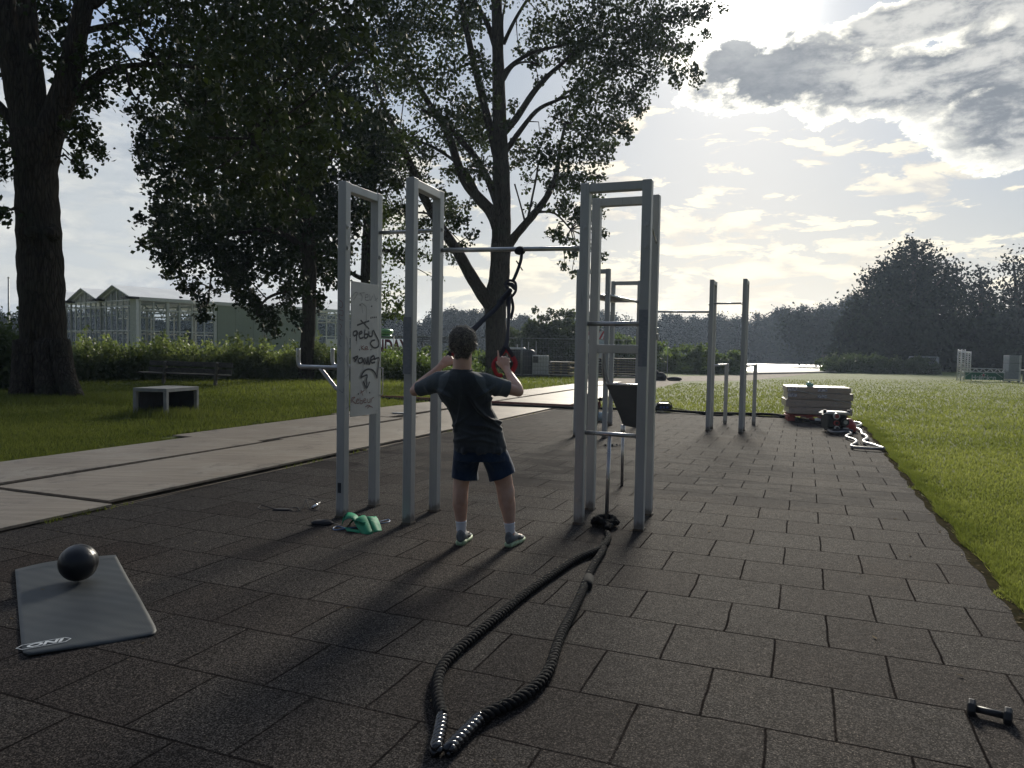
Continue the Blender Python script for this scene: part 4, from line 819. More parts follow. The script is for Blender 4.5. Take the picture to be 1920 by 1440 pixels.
mb=MB(); mb.tube(crom([gl(486,952,.004+.012),gl(484,956,.016),(gl(494,959,.016)),gl(512,956,.016),gl(535,957,.02),gl(556,954,.016),gl(561,961,.016),gl(548,962,.016),gl(532,956,.02),gl(515,956,.016),gl(492,950,.016),gl(486,952,.016)],5),.004,6)
mb.tube(crom([gl(562,961,.02),gl(570,956,.06),gl(574,952,.10),gl(577,958,.07),gl(583,961,.03),gl(594,960,.02),gl(598,955,.05),gl(590,950,.08),gl(578,949,.09)],5),.004,6); mb.build('cord_body',BLF,jr,smooth=True)
mb=MB(); mb.tube([gl(586,957,.03),gl(599,950,.045)],.014,12); mb.build('handle',M('chrome',(.7,.7,.7),rough=.15,metal=1),jr,smooth=True)
mb=MB(); mb.rings([(gl(530,959,.013),.10,.03),(gl(530,959,.03),.08,.022)],16,2.4); mb.build('handle_case',BLF,jr,smooth=True)
# ================================================================ PERSON
SKIN,nt,b=newmat('skin'); v=coord(nt)
link(nt,mixc(nt,X(noise(nt,v,9,5)).sstep(.3,.7),(.66,.43,.33),(.56,.33,.245)),b.inputs['Base Color']); b.inputs['Roughness'].default_value=.5
b.inputs['Subsurface Weight'].default_value=.12; b.inputs['Subsurface Radius'].default_value=(.02,.008,.004); bumpn(nt,b,noise(nt,v,90,3),.15,.002)
def cloth(name,c,c2,scale=3,fold=1.0,weave=420,bd=.018):
    m,nt,b=newmat(name); v=coord(nt); b.inputs['Roughness'].default_value=.85; b.inputs['Specular IOR Level'].default_value=.25; b.inputs['Sheen Weight'].default_value=.12
    link(nt,mixc(nt,X(noise(nt,v,scale,5)).sstep(.35,.65),c,c2),b.inputs['Base Color'])
    n1=bumpn(nt,None,noise(nt,mapping(nt,v,(1,1,.45)),11,3,.5,.6),min(1,fold*.9),bd*1.3); bumpn(nt,b,noise(nt,v,weave,2),.25,.001,n1); return m
SHIRT=cloth('shirt_dark',(.046,.054,.062),(.024,.028,.034)); SLEEVE=cloth('shirt_grey',(.088,.106,.118),(.064,.078,.088),fold=.7); SHORT=cloth('navy_shorts',(.016,.038,.088),(.010,.025,.060),fold=.9)
SOCK=cloth('white_sock',(.74,.75,.78),(.62,.63,.66),fold=.3,weave=200,bd=.006); STRIPE=M('side_stripe',(.10,.13,.17),rough=.6)
per=empty('person',G(908,1022,0),'short-haired person in grey T-shirt, navy shorts and white socks, seen from behind, pulling red handles','person')
def PP(t): return P(*t)
# joints (photo x, y, distance)
Lsh,Rsh=(825,715.5,5.36),(909,719,5.36); Lel,Rel=(778,733,5.50),(972,734,5.44); Lwr,Rwr=(827,686,5.58),(949,691,5.60)
body=MB()
# torso core under the shirt
tor=[(840,899,43,5.46,.110),(820,897,42,5.45,.112),(800,893,40,5.43,.105),(780,888,38,5.42,.100),(760,879,36,5.39,.100),(743,872,40,5.37,.105),(725,868,40,5.35,.105),(712,867,34,5.33,.095),(703,866,24,5.32,.075),(697,866,17,5.315,.055)]
body.rings([(P(cx,y,Y),hw*Y/FPX*(.86 if y>715 else .95),ry*.82) for y,cx,hw,Y,ry in tor],24)
# neck and head
body.cap_tube([P(866,708,5.32),P(866,692,5.315),P(867,676,5.31),P(868,664,5.31)],[.072,.068,.066,.064],18)
Hc=P(868,644,5.325); HX=Vector((1,0,.02)).normalized(); HY_=Vector((-.04,.985,-.12)).normalized(); HZ=HX.cross(HY_).normalized(); HA=(HX,HY_,HZ)
def hp(x,y,z): return Hc+HX*x+HY_*y+HZ*z
body.ball(hp(0,-.006,.018),(.078,.099,.094),28,18,HA); body.ball(hp(0,.03,-.03),(.064,.070,.078),24,14,HA); body.ball(hp(0,.058,-.072),(.034,.038,.036),16,10,HA)  # skull, face, chin
body.ball(hp(0,-.03,-.045),(.056,.055,.055),18,12,HA)
body.cap_tube([hp(0,.092,.012),hp(0,.103,-.012),hp(0,.108,-.027)],[.009,.012,.015],10); body.ball(hp(0,.094,-.052),(.024,.010,.008),12,8,HA); body.ball(hp(0,.088,.03),(.05,.014,.010),12,8,HA)
for s in (-1,1):
    body.ball(hp(s*.079,-.002,-.008),(.011,.020,.033),14,10,HA); body.ball(hp(s*.084,-.010,.004),(.008,.016,.022),12,8,HA); body.ball(hp(s*.04,.078,-.022),(.022,.02,.022),12,8,HA)
# arms
def arm(sh,el,wr,s):
    a,b_,c=PP(sh),PP(el),PP(wr)
    body.cap_tube(crom([a+Vector((-s*.08,0,-.01)),a,a.lerp(b_,.5),b_],4),[.058,.057,.055,.054,.052,.050,.048,.046,.044,.042,.041,.040,.039],16)
    body.cap_tube(crom([b_,b_.lerp(c,.22),b_.lerp(c,.5),b_.lerp(c,.8),c],4),[.040,.0425,.0445,.0455,.0455,.044,.042,.040,.0375,.035,.0325,.030,.0285,.0275,.027,.0265,.0265],16)
arm(Lsh,Lel,Lwr,-1); arm(Rsh,Rel,Rwr,1)
def hand(wr,kn,up,ext=None,thumb=None,cur=.9):
    """kn: four knuckle points, index to little; fingers go forward over the grip and curl down and back"""
    w_=PP(wr); K=[PP(k) for k in kn]; mid=(K[1]+K[2])/2
    for i,k in enumerate(K):
        body.cap_tube([w_.lerp(mid,.15)+(k-mid)*.45,w_.lerp(k,.55)+Vector((0,-.003,0)),k],[.0175,.0165,.0125],10)
    F_=Vector((0,1,0)); U_=up.normalized(); L_=[.040,.044,.041,.033]; rad=[.0098,.0102,.0096,.0085]
    for i,k in enumerate(K):
        if ext==i:
            t=ext_dir.normalized(); body.cap_tube([k,k+t*.030+F_*.004,k+t*.052+F_*.008,k+t*.070+F_*.010],[.0105,.0092,.0084,.0072],10); continue
        l=L_[i]; p1=k+(F_*.93+U_*.22).normalized()*l; p2=p1+(F_*.15-U_*.98).normalized()*(l*.66); p3=p2+(-F_*.9-U_*.35).normalized()*(l*.52)
        body.cap_tube([k,k.lerp(p1,.5)+U_*.003,p1,p2,p3],[rad[i]*1.12,rad[i],rad[i],rad[i]*.93,rad[i]*.82],10)
    if thumb:
        T=[w_.lerp(K[0],.25)+thumb*.016,w_.lerp(K[0],.6)+thumb*.028+F_*.018,w_.lerp(K[0],.75)+thumb*.020+F_*.046,mid.lerp(K[0],.5)+F_*.062-U_*.018]
        body.cap_tube(crom(T,3),[.0155,.015,.0145,.0135,.0125,.012,.0115,.0108,.0102,.009],10)
ext_dir=Vector((-.10,.05,1))
hand(Rwr,[(935,675,5.615),(941,671.5,5.62),(947.5,671.5,5.62),(953.5,674,5.615)],Vector((0,-.1,1)),ext=0,thumb=Vector((-1,0,0)))
hand(Lwr,[(850,676,5.615),(845.5,671.5,5.62),(839,670,5.62),(832.5,671.5,5.61)],Vector((0,-.1,1)),thumb=Vector((1,0,0)))
# legs
def leg(s):
    if s<0: J=[(884,825,5.47),(875,860,5.53),(869,885,5.59),(864.5,905,5.61),(863.5,925,5.62),(863,945,5.64),(864,965,5.66),(864.5,985,5.67),(865,1004,5.67)]; rr=[.090,.084,.072,.061,.059,.059,.047,.036,.034]
    else: J=[(922,825,5.47),(931,860,5.52),(939,885,5.56),(945,905,5.585),(948,925,5.60),(951,945,5.61),(954,965,5.63),(956,985,5.64),(957,1004,5.64)]; rr=[.092,.087,.076,.067,.064,.063,.050,.038,.035]
    pts=[P(*j) for j in J]; pts=crom(pts,3); rs=list(np.interp(np.arange(len(pts))/3,range(len(rr)),rr)); body.cap_tube(pts,rs,18); return [Vector(p) for p in pts]
LL=leg(-1); LR=leg(1)
for (x,y,Y,rx_) in ((860,925,5.60,.048),(868,926,5.60,.046),(945,922,5.58,.050),(955,925,5.58,.050)): body.ball(P(x,y,Y),(rx_*.8,rx_,.095),14,10)
for (x,y,Y) in ((865,905,5.57),(944,905,5.545)): body.ball(P(x,y,Y),(.03,.03,.03),10,8)
feet=[]
for (px,py,Y,dirx) in ((865,1022,5.67,.20),(957,1028,5.64,.42)):
    h=P(px,py,Y); h=Vector((h.x,Y,.012)); d=Vector((math.sin(dirx),math.cos(dirx),0)); feet.append((h,d))
    body.cap_tube([h+EZ*.055-d*.0,h+d*.07+EZ*.05,h+d*.15+EZ*.035,h+d*.20+EZ*.028],[.032,.034,.030,.022],12)
bo=remesh(body,'body',SKIN,per,.0048,5)
# hair: fitted cap plus many short curly strands
HAIR,nt,b=newmat('hair'); at=nt.nodes.new('ShaderNodeAttribute'); at.attribute_name='rnd'; r_=X(at.outputs['Fac'])
link(nt,mixc(nt,r_.sstep(.30,1.0),(.040,.031,.024),(.62,.56,.47)),b.inputs['Base Color']); b.inputs['Roughness'].default_value=.45
hb=MB(); hb.ball(hp(0,-.012,.028),(.091,.108,.095),28,16,HA); hb.ball(hp(0,-.040,-.018),(.088,.072,.072),22,12,HA); hb.ball(hp(0,-.034,-.078),(.062,.054,.052),18,10,HA)
ho=remesh(hb,'hair',HAIR,per,.006,2)
from mathutils import noise as mn
for v in ho.data.vertices: v.co+=v.normal*(.014*mn.noise(v.co*22)+.006*mn.noise(v.co*60))
ho.data.update()
vv=np.array([v.co[:] for v in ho.data.vertices]); nn=np.array([v.normal[:] for v in ho.data.vertices]); O=np.array(per.location)
fwd=(vv+O-np.array(Hc))@np.array(HY_); up=(vv+O-np.array(Hc))@np.array(HZ)
face_cut=(fwd>.045)&(up<.045)
# cut the cap away from the face
bm=bmesh.new(); bm.from_mesh(ho.data); bm.verts.ensure_lookup_table(); bmesh.ops.delete(bm,geom=[bm.verts[i] for i in np.where((fwd>.062)&(up<.06))[0]],context='VERTS'); bm.to_mesh(ho.data); bm.free()
idx=np.where(~face_cut)[0]; idx=RNG.choice(idx,13000); n=len(idx)
base=vv[idx]+O-nn[idx]*.006; cl=np.array([[mn.noise(Vector(q)*30+Vector((k*9,0,0))) for k in range(3)] for q in vv[idx]]); dr=nn[idx]*1.0+RNG.normal(0,.32,(n,3))+cl*1.6+np.array([0,-.1,-.35]); dr/=np.linalg.norm(dr,axis=1)[:,None]; ln=.020+.022*RNG.random(n); ln*=np.where(up[idx]>-.02,1,.55)
side=np.cross(dr,RNG.normal(0,1,(n,3))); side/=np.linalg.norm(side,axis=1)[:,None]; curl=np.cross(dr,side)*RNG.choice([-1,1],n)[:,None]
pts_=[]; 
for k in range(6):
    t=k/5; pts_.append(base+dr*(ln*t*(1-.35*t))[:,None]+curl*(ln*.55*t*t)[:,None]-np.array([0,0,1])*(ln*.25*t*t)[:,None])
Q=[]
for k in range(5):
    w0=.0011*(1-k/5.5);w1=.0011*(1-(k+1)/5.5); Q.append(np.stack([pts_[k]-side*w0,pts_[k]+side*w0,pts_[k+1]+side*w1,pts_[k+1]-side*w1],1))
rn=RNG.random(n); npmesh('hair_curls',np.concatenate(Q),4,HAIR,ho,rnd=np.tile(rn,5))
# shirt
sh=MB()
tors=[(846,901,50.5,5.46,.142),(836,900.5,50,5.46,.140),(820,898.5,47.5,5.45,.136),(803,895.5,46,5.435,.128),(788,892,44.5,5.42,.120),(775,886,43,5.41,.117),(763,879.5,42.5,5.395,.119),(750,874,48,5.38,.126),(738,870,50,5.365,.134),(724,868,49,5.35,.134),(713,867,47,5.34,.128),(705,866,42,5.33,.110),(699,865.5,30,5.32,.088),(694.5,865,20,5.315,.070),(692,865,18.2,5.312,.067)]
sh.rings([(P(cx,y,Y),hw*Y/FPX,ry) for y,cx,hw,Y,ry in tors],32,2.2)
def sleeve(shd,el,s,T,er):
    a,b_=PP(shd),PP(el); e=a.lerp(b_,T); i0=a+Vector((-s*.10,0,-.005))
    sh.cap_tube([i0+EZ*.006,a],[.086,.077],20); sh.tube([a,a.lerp(e,.5),e.lerp(a,.12),e],[.077,(er+.075)/2,er*1.03,er*1.06],20)
sleeve(Lsh,Lel,-1,.82,.055); sleeve(Rsh,Rel,1,.70,.061)
so2=remesh(sh,'shirt',[SHIRT,SLEEVE],per,.0055,3)
me=so2.data
me.materials.clear(); me.materials.append(SHIRT); me.materials.append(SLEEVE)
def toPx(w3):
    d=w3-Vector((0,0,CH)); f=Vector((0,math.cos(PIT),-math.sin(PIT))); u_=Vector((0,math.sin(PIT),math.cos(PIT))); z=d.dot(f); x=d.x/z; y=d.dot(u_)/z
    return 960+(x*cr+y*sr)*FPX, 720-(-x*sr+y*cr)*FPX
O_=Vector(per.location); xs=np.zeros(len(me.vertices)); ys=xs.copy()
wv=[O_+v.co for v in me.vertices]
# cloth folds: real relief
for v,wc,nrm_ in zip(me.vertices,wv,[v.normal.copy() for v in me.vertices]):
    px,py=toPx(wc); a=0
    if wc.y<5.46:
        # long sweeping fold from the right shoulder blade to the hem, smaller ones at the small of the back
        t=(py-735)/75
        if 0<t<1:
            cx=880+ t*18+ 52*t*t; a+= .011*math.exp(-((px-cx)/4.0)**2)*math.sin(math.pi*t); a-=.003*math.exp(-((px-cx+9)/6.0)**2)*math.sin(math.pi*t)
        t=(py-700)/110
        if 0<t<1: cx=858-6*t+ 8*math.sin(t*3); a+=.004*math.exp(-((px-cx)/2.2)**2)
        for (x0,y0,sl,am,w_) in ((905,800,.25,.009,3.5),(890,812,.18,.006,3),(930,790,.5,.008,3),(870,822,-.1,.005,3.5),(860,790,-.6,.004,3),(900,826,.1,.006,3)):
            dd=(py-y0-sl*(px-x0)+2*math.sin(px*.11+y0)); a+=am*math.exp(-(dd/w_)**2)*math.exp(-((px-x0)/26)**2)
        for (x0,y0,sl,am,w_) in ((830,735,.55,.006,2.5),(842,742,.75,.006,2.5),(905,738,-.7,.006,2.5),(916,730,-.5,.005,2.5),(920,748,-.9,.005,2.5),(938,728,-2.2,.004,3),(800,728,1.8,.004,3)):
            dd=(py-y0-sl*(px-x0))/math.sqrt(1+sl*sl); a+=am*math.exp(-(dd/w_)**2)*math.exp(-((px-x0)/14)**2-((py-y0)/14)**2)
    if py>838: a+=.004*(math.sin(px*.19)+.5*math.sin(px*.47+1))*min(1,(py-838)/5)
    v.co+=nrm_*max(a*2.6,-.006)
mi=[]
for p_ in me.polygons:
    px,py=toPx(O_+p_.center); t=(py-697)/46; lx=846-6*t-16*t*t; rx=886+8*t+20*t*t
    mi.append(1 if (px<lx-2 or px>rx+2) and py<752 else 0)
me.polygons.foreach_set('material_index',mi)
# collar rib
mb=MB(); c=P(866,693.5,5.312); mb.tube([c+Vector((.074*math.cos(t),.068*math.sin(t)*1.0,.010*math.sin(t)+.002*math.cos(2*t))) for t in [k*math.pi/16 for k in range(32)]],.006,8,closed=True); mb.build('collar',SHIRT,so2,smooth=True)
# shorts
so_m=MB()
so_m.rings([(P(cx,y,Y),hw*Y/FPX,ry) for y,cx,hw,Y,ry in ((862,900,51,5.50,.135),(850,901,51,5.49,.138),(835,900,49,5.48,.136),(815,897,44,5.46,.125),(800,894,41,5.44,.118))],32,2.3)
def leg_rings(L,slope):
    rs=[]
    for y,cx,hw,Y,ry in L: rs.append((P(cx,y,Y),hw*Y/FPX,ry))
    n=30; vs=[]
    for i,(c,rx,ry) in enumerate(rs):
        f=i/(len(rs)-1)
        for k in range(n):
            a=2*math.pi*k/n; ca,sa=math.cos(a),math.sin(a); q_=(abs(ca)**2.3+abs(sa)**2.3)**(-1/2.3)
            vs.append(c+Vector((rx*ca*q_,ry*sa*q_,(1-f)*slope*ca*rx+ (1-f)*.004*math.sin(a*5))))
    fs_=[(i*n+k,i*n+(k+1)%n,(i+1)*n+(k+1)%n,(i+1)*n+k) for i in range(len(rs)-1) for k in range(n)]+[tuple(range(n-1,-1,-1)),tuple((len(rs)-1)*n+k for k in range(n))]
    so_m.add(vs,fs_)
leg_rings([(897,872,25.5,5.60,.108),(882,872,24.5,5.585,.106),(866,874,25,5.55,.115),(850,877,25.5,5.52,.125),(832,882,25,5.49,.12)],-.10)
leg_rings([(893,942,24.5,5.57,.108),(878,938,24.5,5.56,.107),(864,932,25.5,5.54,.116),(850,927,26,5.51,.125),(832,918,25,5.48,.12)],.42)
sho=remesh(so_m,'shorts',SHORT,per,.0055,3)
for v,nrm_ in [(v,v.normal.copy()) for v in sho.data.vertices]:
    wc=O_+v.co; px,py=toPx(wc); a=0
    for (x0,y0,sl,am,w_) in ((885,862,-1.1,.006,3),(912,862,1.0,.006,3),(925,875,1.8,.004,3),(868,872,-.4,.004,3),(940,858,.6,.004,3),(890,850,-.3,.005,3)):
        dd=(py-y0-sl*(px-x0))/math.sqrt(1+sl*sl); a+=am*math.exp(-(dd/w_)**2)*math.exp(-((px-x0)/16)**2-((py-y0)/18)**2)
    v.co+=nrm_*a
sp_=MB(); pts_=[P(953,848,5.50),P(957,862,5.53),P(961,874,5.555),P(965,882,5.565)]
vs_=[]
for p_ in pts_: vs_+= [p_+Vector((-.006,-.035,0)),p_+Vector((.0035,.03,0))]
# socks and shoes
for side,Lg,(h,d) in ((-1,LL,feet[0]),(1,LR,feet[1])):
    ank=Lg[-1]; top=Lg[-5]; mb=MB(); n=14; pts=[]; rd=[]
    tp=P(864.5,976,5.665) if side<0 else P(955,979,5.635)
    lo=h+EZ*.055+d*.02
    for k in range(n+1):
        t=k/n; p_=tp.lerp(Vector((ank.x,ank.y,.10)),min(1,t*1.5)) if t<.667 else Vector((ank.x,ank.y,.10)).lerp(lo,(t-.667)*3)
        pts.append(p_); rd.append((.0425-.010*min(1,t*1.25))*(1+.035*math.sin(k*2.1)))
    mb.tube(pts,rd,20); mb.build('sock',SOCK,per,smooth=True)
UP=M('shoe_knit',(.20,.215,.22),(.13,.145,.15),rough=.8,scale=30,bump=.5,bscale=260,bdist=.002); SOLE=M('pale_green_sole',(.50,.62,.38),(.30,.40,.22),rough=.6,scale=45,lo=.5,hi=.56); SDK=M('shoe_dark',(.04,.045,.05),rough=.6)
for h,d in feet:
    rt=Vector((d.y,-d.x,0)); mb=MB()
    L_=[(-.045,.028,.022,.000),(-.035,.036,.034,.0),(.0,.040,.038,.0),(.06,.040,.036,.0),(.12,.047,.030,.0),(.17,.046,.028,.002),(.21,.036,.024,.006),(.232,.018,.018,.012)]
    n=20; vs=[];fs_=[]
    for i,(s_,hw,ht,zb) in enumerate(L_):
        for k in range(n):
            a=2*math.pi*k/n; ca,sa=math.cos(a),math.sin(a); q_=(abs(ca)**4+abs(sa)**4)**(-1/4)
            vs.append(h+d*s_+rt*(hw*ca*q_)+EZ*(zb+ht/2+ht/2*sa*q_))
    for i in range(len(L_)-1):
        for k in range(n): fs_.append((i*n+k,i*n+(k+1)%n,(i+1)*n+(k+1)%n,(i+1)*n+k))
    fs_+=[tuple(range(n-1,-1,-1)),tuple((len(L_)-1)*n+k for k in range(n))]
    up_=MB()
    U_=[(-.044,.024,.026,.118),(-.034,.034,.026,.124),(.0,.039,.028,.112),(.035,.039,.028,.112),(.075,.038,.028,.098),(.12,.042,.028,.070),(.165,.042,.026,.056),(.20,.033,.024,.046),(.222,.016,.020,.034)]
    vs2=[];f2=[]
    for i,(s_,hw,z0,z1) in enumerate(U_):
        for k in range(n):
            a=2*math.pi*k/n; ca,sa=math.cos(a),math.sin(a); q_=(abs(ca)**2.4+abs(sa)**2.4)**(-1/2.4); nr=1-.35*max(0,sa)
            vs2.append(h+d*s_+rt*(hw*ca*q_*nr)+EZ*((z0+z1)/2+(z1-z0)/2*sa*q_))
    for i in range(len(U_)-1):
        for k in range(n): f2.append((i*n+k,i*n+(k+1)%n,(i+1)*n+(k+1)%n,(i+1)*n+k))
    f2+=[tuple(range(n-1,-1,-1)),tuple((len(U_)-1)*n+k for k in range(n))]
    up_.add(vs2,f2); so3=up_.build('shoe',UP,per,smooth=True)
    mb.add(vs,fs_); mb.build('sole',SOLE,so3,smooth=True)
    tb=MB(); tb.box(h-d*.043+EZ*.075,(.022,.006,.07),(rt,d,EZ)); tb.build('heel_tab',SDK if False else UP,so3,bevel=.002)
    for k in range(3):
        s_=.075+.020*k; st_=MB(); st_.bar(h+d*s_+rt*.0405+EZ*.036,h+d*(s_-.014)+rt*.0345+EZ*.074,.006,.003,up=rt); st_.build('stripe',SDK,so3)
# ================================================================ SUSPENSION TRAINER
WEB=M('webbing',(.012,.013,.022),(.018,.019,.028),rough=.75); RED=M('red_webbing',(.42,.022,.035),(.30,.015,.025),rough=.6)
tr=empty('suspension_trainer',P(975,470,6.55),'black strap trainer with red handle loops hung from the pull-up bar','suspension trainer')
mb=MB(); bc_=P(975,470,6.60); bdir=E1
mb.tube([bc_-bdir*.045,bc_-bdir*.03,bc_,bc_+bdir*.03,bc_+bdir*.042],[.024,.034,.040,.034,.024],14); mb.build('bar_wrap',WEB,tr,smooth=True)
def strap(name,pts,wd,mat,th=.0028,k=5,twist=None):
    mb=MB(); c=[Vector(p) for p in crom([PP(p) for p in pts],k)]; n=len(c); wv=[]
    for i in range(n):
        t=(c[min(i+1,n-1)]-c[max(i-1,0)]).normalized(); s_=t.cross(Vector((0,1,0))).normalized(); a=(twist(i/(n-1)) if twist else 0); s_=s_*math.cos(a)+t.cross(s_)*math.sin(a); wv.append(s_*wd/2)
    vs=[c[i]-wv[i] for i in range(n)]+[c[i]+wv[i] for i in range(n)]; mb.add(vs,[(i,i+1,n+i+1,n+i) for i in range(n-1)])
    o=mb.build(name,mat,tr,smooth=True); s2=o.modifiers.new('s','SOLIDIFY'); s2.thickness=th; s2.offset=0; return o
strap('anchor_strap',[(978,474,6.58),(977,486,6.54),(973,500,6.48),(966,518,6.42),(961,528,6.38)],.028,WEB,.006)
mb=MB(); mb.bar(P(968,489,6.5),P(980,507,6.5),.016,.01); mb.build('buckle',WEB,tr)
strap('loop',[(957,548,6.3),(948,534,6.33),(955,526,6.35),(966,530,6.35),(967,545,6.3),(960,556,6.28)],.022,WEB,.006)
mb=MB(); mb.cap_tube([P(952,532,6.36),P(960,534,6.34),P(965,541,6.32)],[.016,.022,.015],10); mb.cap_tube([P(938,565,6.26),P(948,556,6.26),P(956,545,6.28)],[.020,.028,.022],10); mb.box(P(938,567,6.22),(.06,.03,.045)); mb.build('knot',WEB,tr,smooth=True,bevel=.01)
strap('end_strap',[(955,545,6.30),(962,575,6.25),(957,598,6.22)],.025,WEB,.004)
strap('strap',[(950,550,6.28),(930,578,6.15),(908,598,6.0),(888,618,5.88),(868,640,5.80),(850,658,5.75),(841,668,5.72)],.040,WEB,.004,twist=lambda t:.25*math.sin(t*3))
strap('strap',[(954,552,6.28),(954,580,6.15),(953,610,6.0),(951,635,5.85),(948,655,5.75)],.040,WEB,.004,twist=lambda t:1.0*math.sin(t*3.1))
for (gx,gy,s_) in ((945,681,1),(842,682,-1)):
    gY=5.665; c=P(gx,gy,gY); top=P(948 if s_>0 else 846,656,5.72); hw=.083
    hd=MB(); hd.tube([c-Vector((.066,0,0)),c+Vector((.066,0,0))],.0145,12); g_=hd.build('grip',BLK,tr,smooth=True)
    if s_>0:
        strap('handle_loop',[(949,654,5.72),(938,667,5.70),(929,676,5.68),(925,684,5.67),(927,694,5.665)],.030,WEB if False else RED,.005)
        strap('handle_loop',[(950,654,5.72),(958,664,5.70),(965,676,5.68),(966,685,5.67),(960,698,5.665)],.036,RED,.005)
        strap('handle_fold',[(927,692,5.66),(932,702,5.66),(942,704,5.67)],.030,RED,.004)
        strap('strap_triangle',[(947,650,5.72),(941,662,5.70),(936,670,5.69)],.03,WEB,.005); strap('strap_triangle',[(950,650,5.72),(957,661,5.70),(962,669,5.69)],.03,WEB,.005)
    else:
        strap('handle_loop',[(846,660,5.72),(836,672,5.70),(828,680,5.68)],.030,WEB,.005); strap('handle_loop',[(848,660,5.72),(856,672,5.70),(860,682,5.68)],.030,RED,.005)
# ================================================================ MIDDLE DISTANCE
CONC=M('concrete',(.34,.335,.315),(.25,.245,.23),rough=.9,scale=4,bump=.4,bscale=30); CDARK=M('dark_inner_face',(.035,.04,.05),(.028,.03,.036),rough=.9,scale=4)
ct=empty('concrete_table',Vector((-7.05,15.1,0)),'low square concrete box table with open sides on the shaded grass','table')
ax=Vector((-.98,.2,0)); ay=Vector((.2,.98,0)); A3=(ax,ay,EZ); F0=Vector((-7.05,15.1,0)); la,lb,hh=.78,1.08,.60; th=.075
mb=MB(); mb.box(F0+ax*la/2+ay*lb/2+EZ*(hh-th/2),(la,lb,th),A3); mb.build('top',CONC,ct,bevel=.006)
for (i,j) in ((0,0),(1,0),(0,1),(1,1)):
    mb=MB(); mb.box(F0+ax*(th/2+i*(la-th))+ay*(th/2+j*(lb-th))+EZ*((hh-th)/2),(th,th,hh-th-.003),A3); mb.build('leg',CONC,ct,bevel=.005)
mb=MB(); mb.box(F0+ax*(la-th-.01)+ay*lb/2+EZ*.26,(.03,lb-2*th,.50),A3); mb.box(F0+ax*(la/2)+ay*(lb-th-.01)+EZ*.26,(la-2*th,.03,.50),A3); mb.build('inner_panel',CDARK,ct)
WOOD=M('weathered_wood',(.12,.11,.095),(.07,.065,.058),rough=.85,scale=3,stretch=(1,6,6),bump=.4,bscale=20); SUP=M('bench_support',(.19,.175,.15),(.13,.12,.10),rough=.9)
bn=empty('park_bench',P(350,722,26.5)*1,'long weathered wooden bench facing the nettles','bench'); bn.location.z=0
def bp(x,z,dy=0):
    v=ray(x,650); Y=27.0-(x-340)*.010+dy; return Vector((v.x/v.y*Y,Y,z))
def board(name,x0,x1,z,h,dy,t=.045,flat=False):
    mb=MB(); a,b_=bp(x0,z,dy),bp(x1,z,dy); mb.bar(a,b_,(h if flat else t),(t if flat else h)); return mb.build(name,WOOD,bn,bevel=.006)
board('backrest_board',281,436,.80,.17,0); board('backrest_board',279,434,.555,.17,.05)
board('seat_board',260,428,.42,.16,.20,flat=True); board('seat_board',262,430,.42,.16,.38,flat=True); board('seat_board',263,431,.42,.16,.56,flat=True)
for x in (309,406):
    mb=MB(); mb.bar(bp(x-3,.0,.05),bp(x+2,.88,-.06),.16,.09); mb.bar(bp(x-2,.37,.0),bp(x-2,.37,.7),.1,.07); mb.bar(bp(x-2,0,.55),bp(x-2,.37,.55),.1,.1); mb.build('leg',SUP,bn,bevel=.006)
fp=empty('flagpole',P(16,640,60),'thin white flagpole left of the thick trunk','flagpole'); fp.location.z=0
mb=MB(); a=P(16,522,60); mb.tube([(a.x-.05,60,0),(a.x,60,a.z)],[.10,.06],8); mb.ball((a.x,60,a.z+.05),.09,8,5); mb.build('pole',M('white_paint',(.72,.72,.70),rough=.5),fp,smooth=True)
# ---------------------------------------------------------------- pavilion
WP=M('pavilion_steel',(.74,.74,.70),(.66,.66,.62),rough=.5); CLAD,nt,b=newmat('green_cladding'); v=coord(nt); b.inputs['Roughness'].default_value=.6
link(nt,mixc(nt,X(noise(nt,v,.6,4)).sstep(.3,.7),(.32,.36,.28),(.28,.32,.25)),b.inputs['Base Color'])
ROOF=M('pale_roof',(.78,.79,.78),(.7,.71,.71),rough=.45,scale=1,spec=.6)
GLS,nt,b=newmat('pavilion_glass'); b.inputs['Base Color'].default_value=(.30,.36,.40,1); b.inputs['Roughness'].default_value=.05
tb=nt.nodes.new('ShaderNodeBsdfTransparent'); tb.inputs[0].default_value=(.88,.91,.92,1); mx=nt.nodes.new('ShaderNodeMixShader'); mx.inputs[0].default_value=.12; link(nt,tb.outputs[0],mx.inputs[1]); link(nt,b.outputs[0],mx.inputs[2]); link(nt,mx.outputs[0],nt.nodes['Material Output'].inputs['Surface'])
C0=Vector((-25.1,49.3,0)); LA=Vector((10.9,13.2,0)).normalized(); GA_=Vector((-LA.y,LA.x,0)); EV=4.45; RG=5.30
pv=empty('glass_pavilion',C0,'pale greenhouse-like pavilion with sawtooth gables, glass walls and green panels behind the trees','pavilion')
def pt(a,g,z): return C0+LA*a+GA_*g+EZ*z
BX=(LA,GA_,EZ); GW=5.35; LEN=19.0
mb=MB(); mb.bar(pt(0,0,0),pt(0,0,EV),.42,.42); mb.bar(pt(0,0,EV+.02),pt(LEN,0,EV+.02),.3,.22); mb.build('corner_frame',WP,pv)
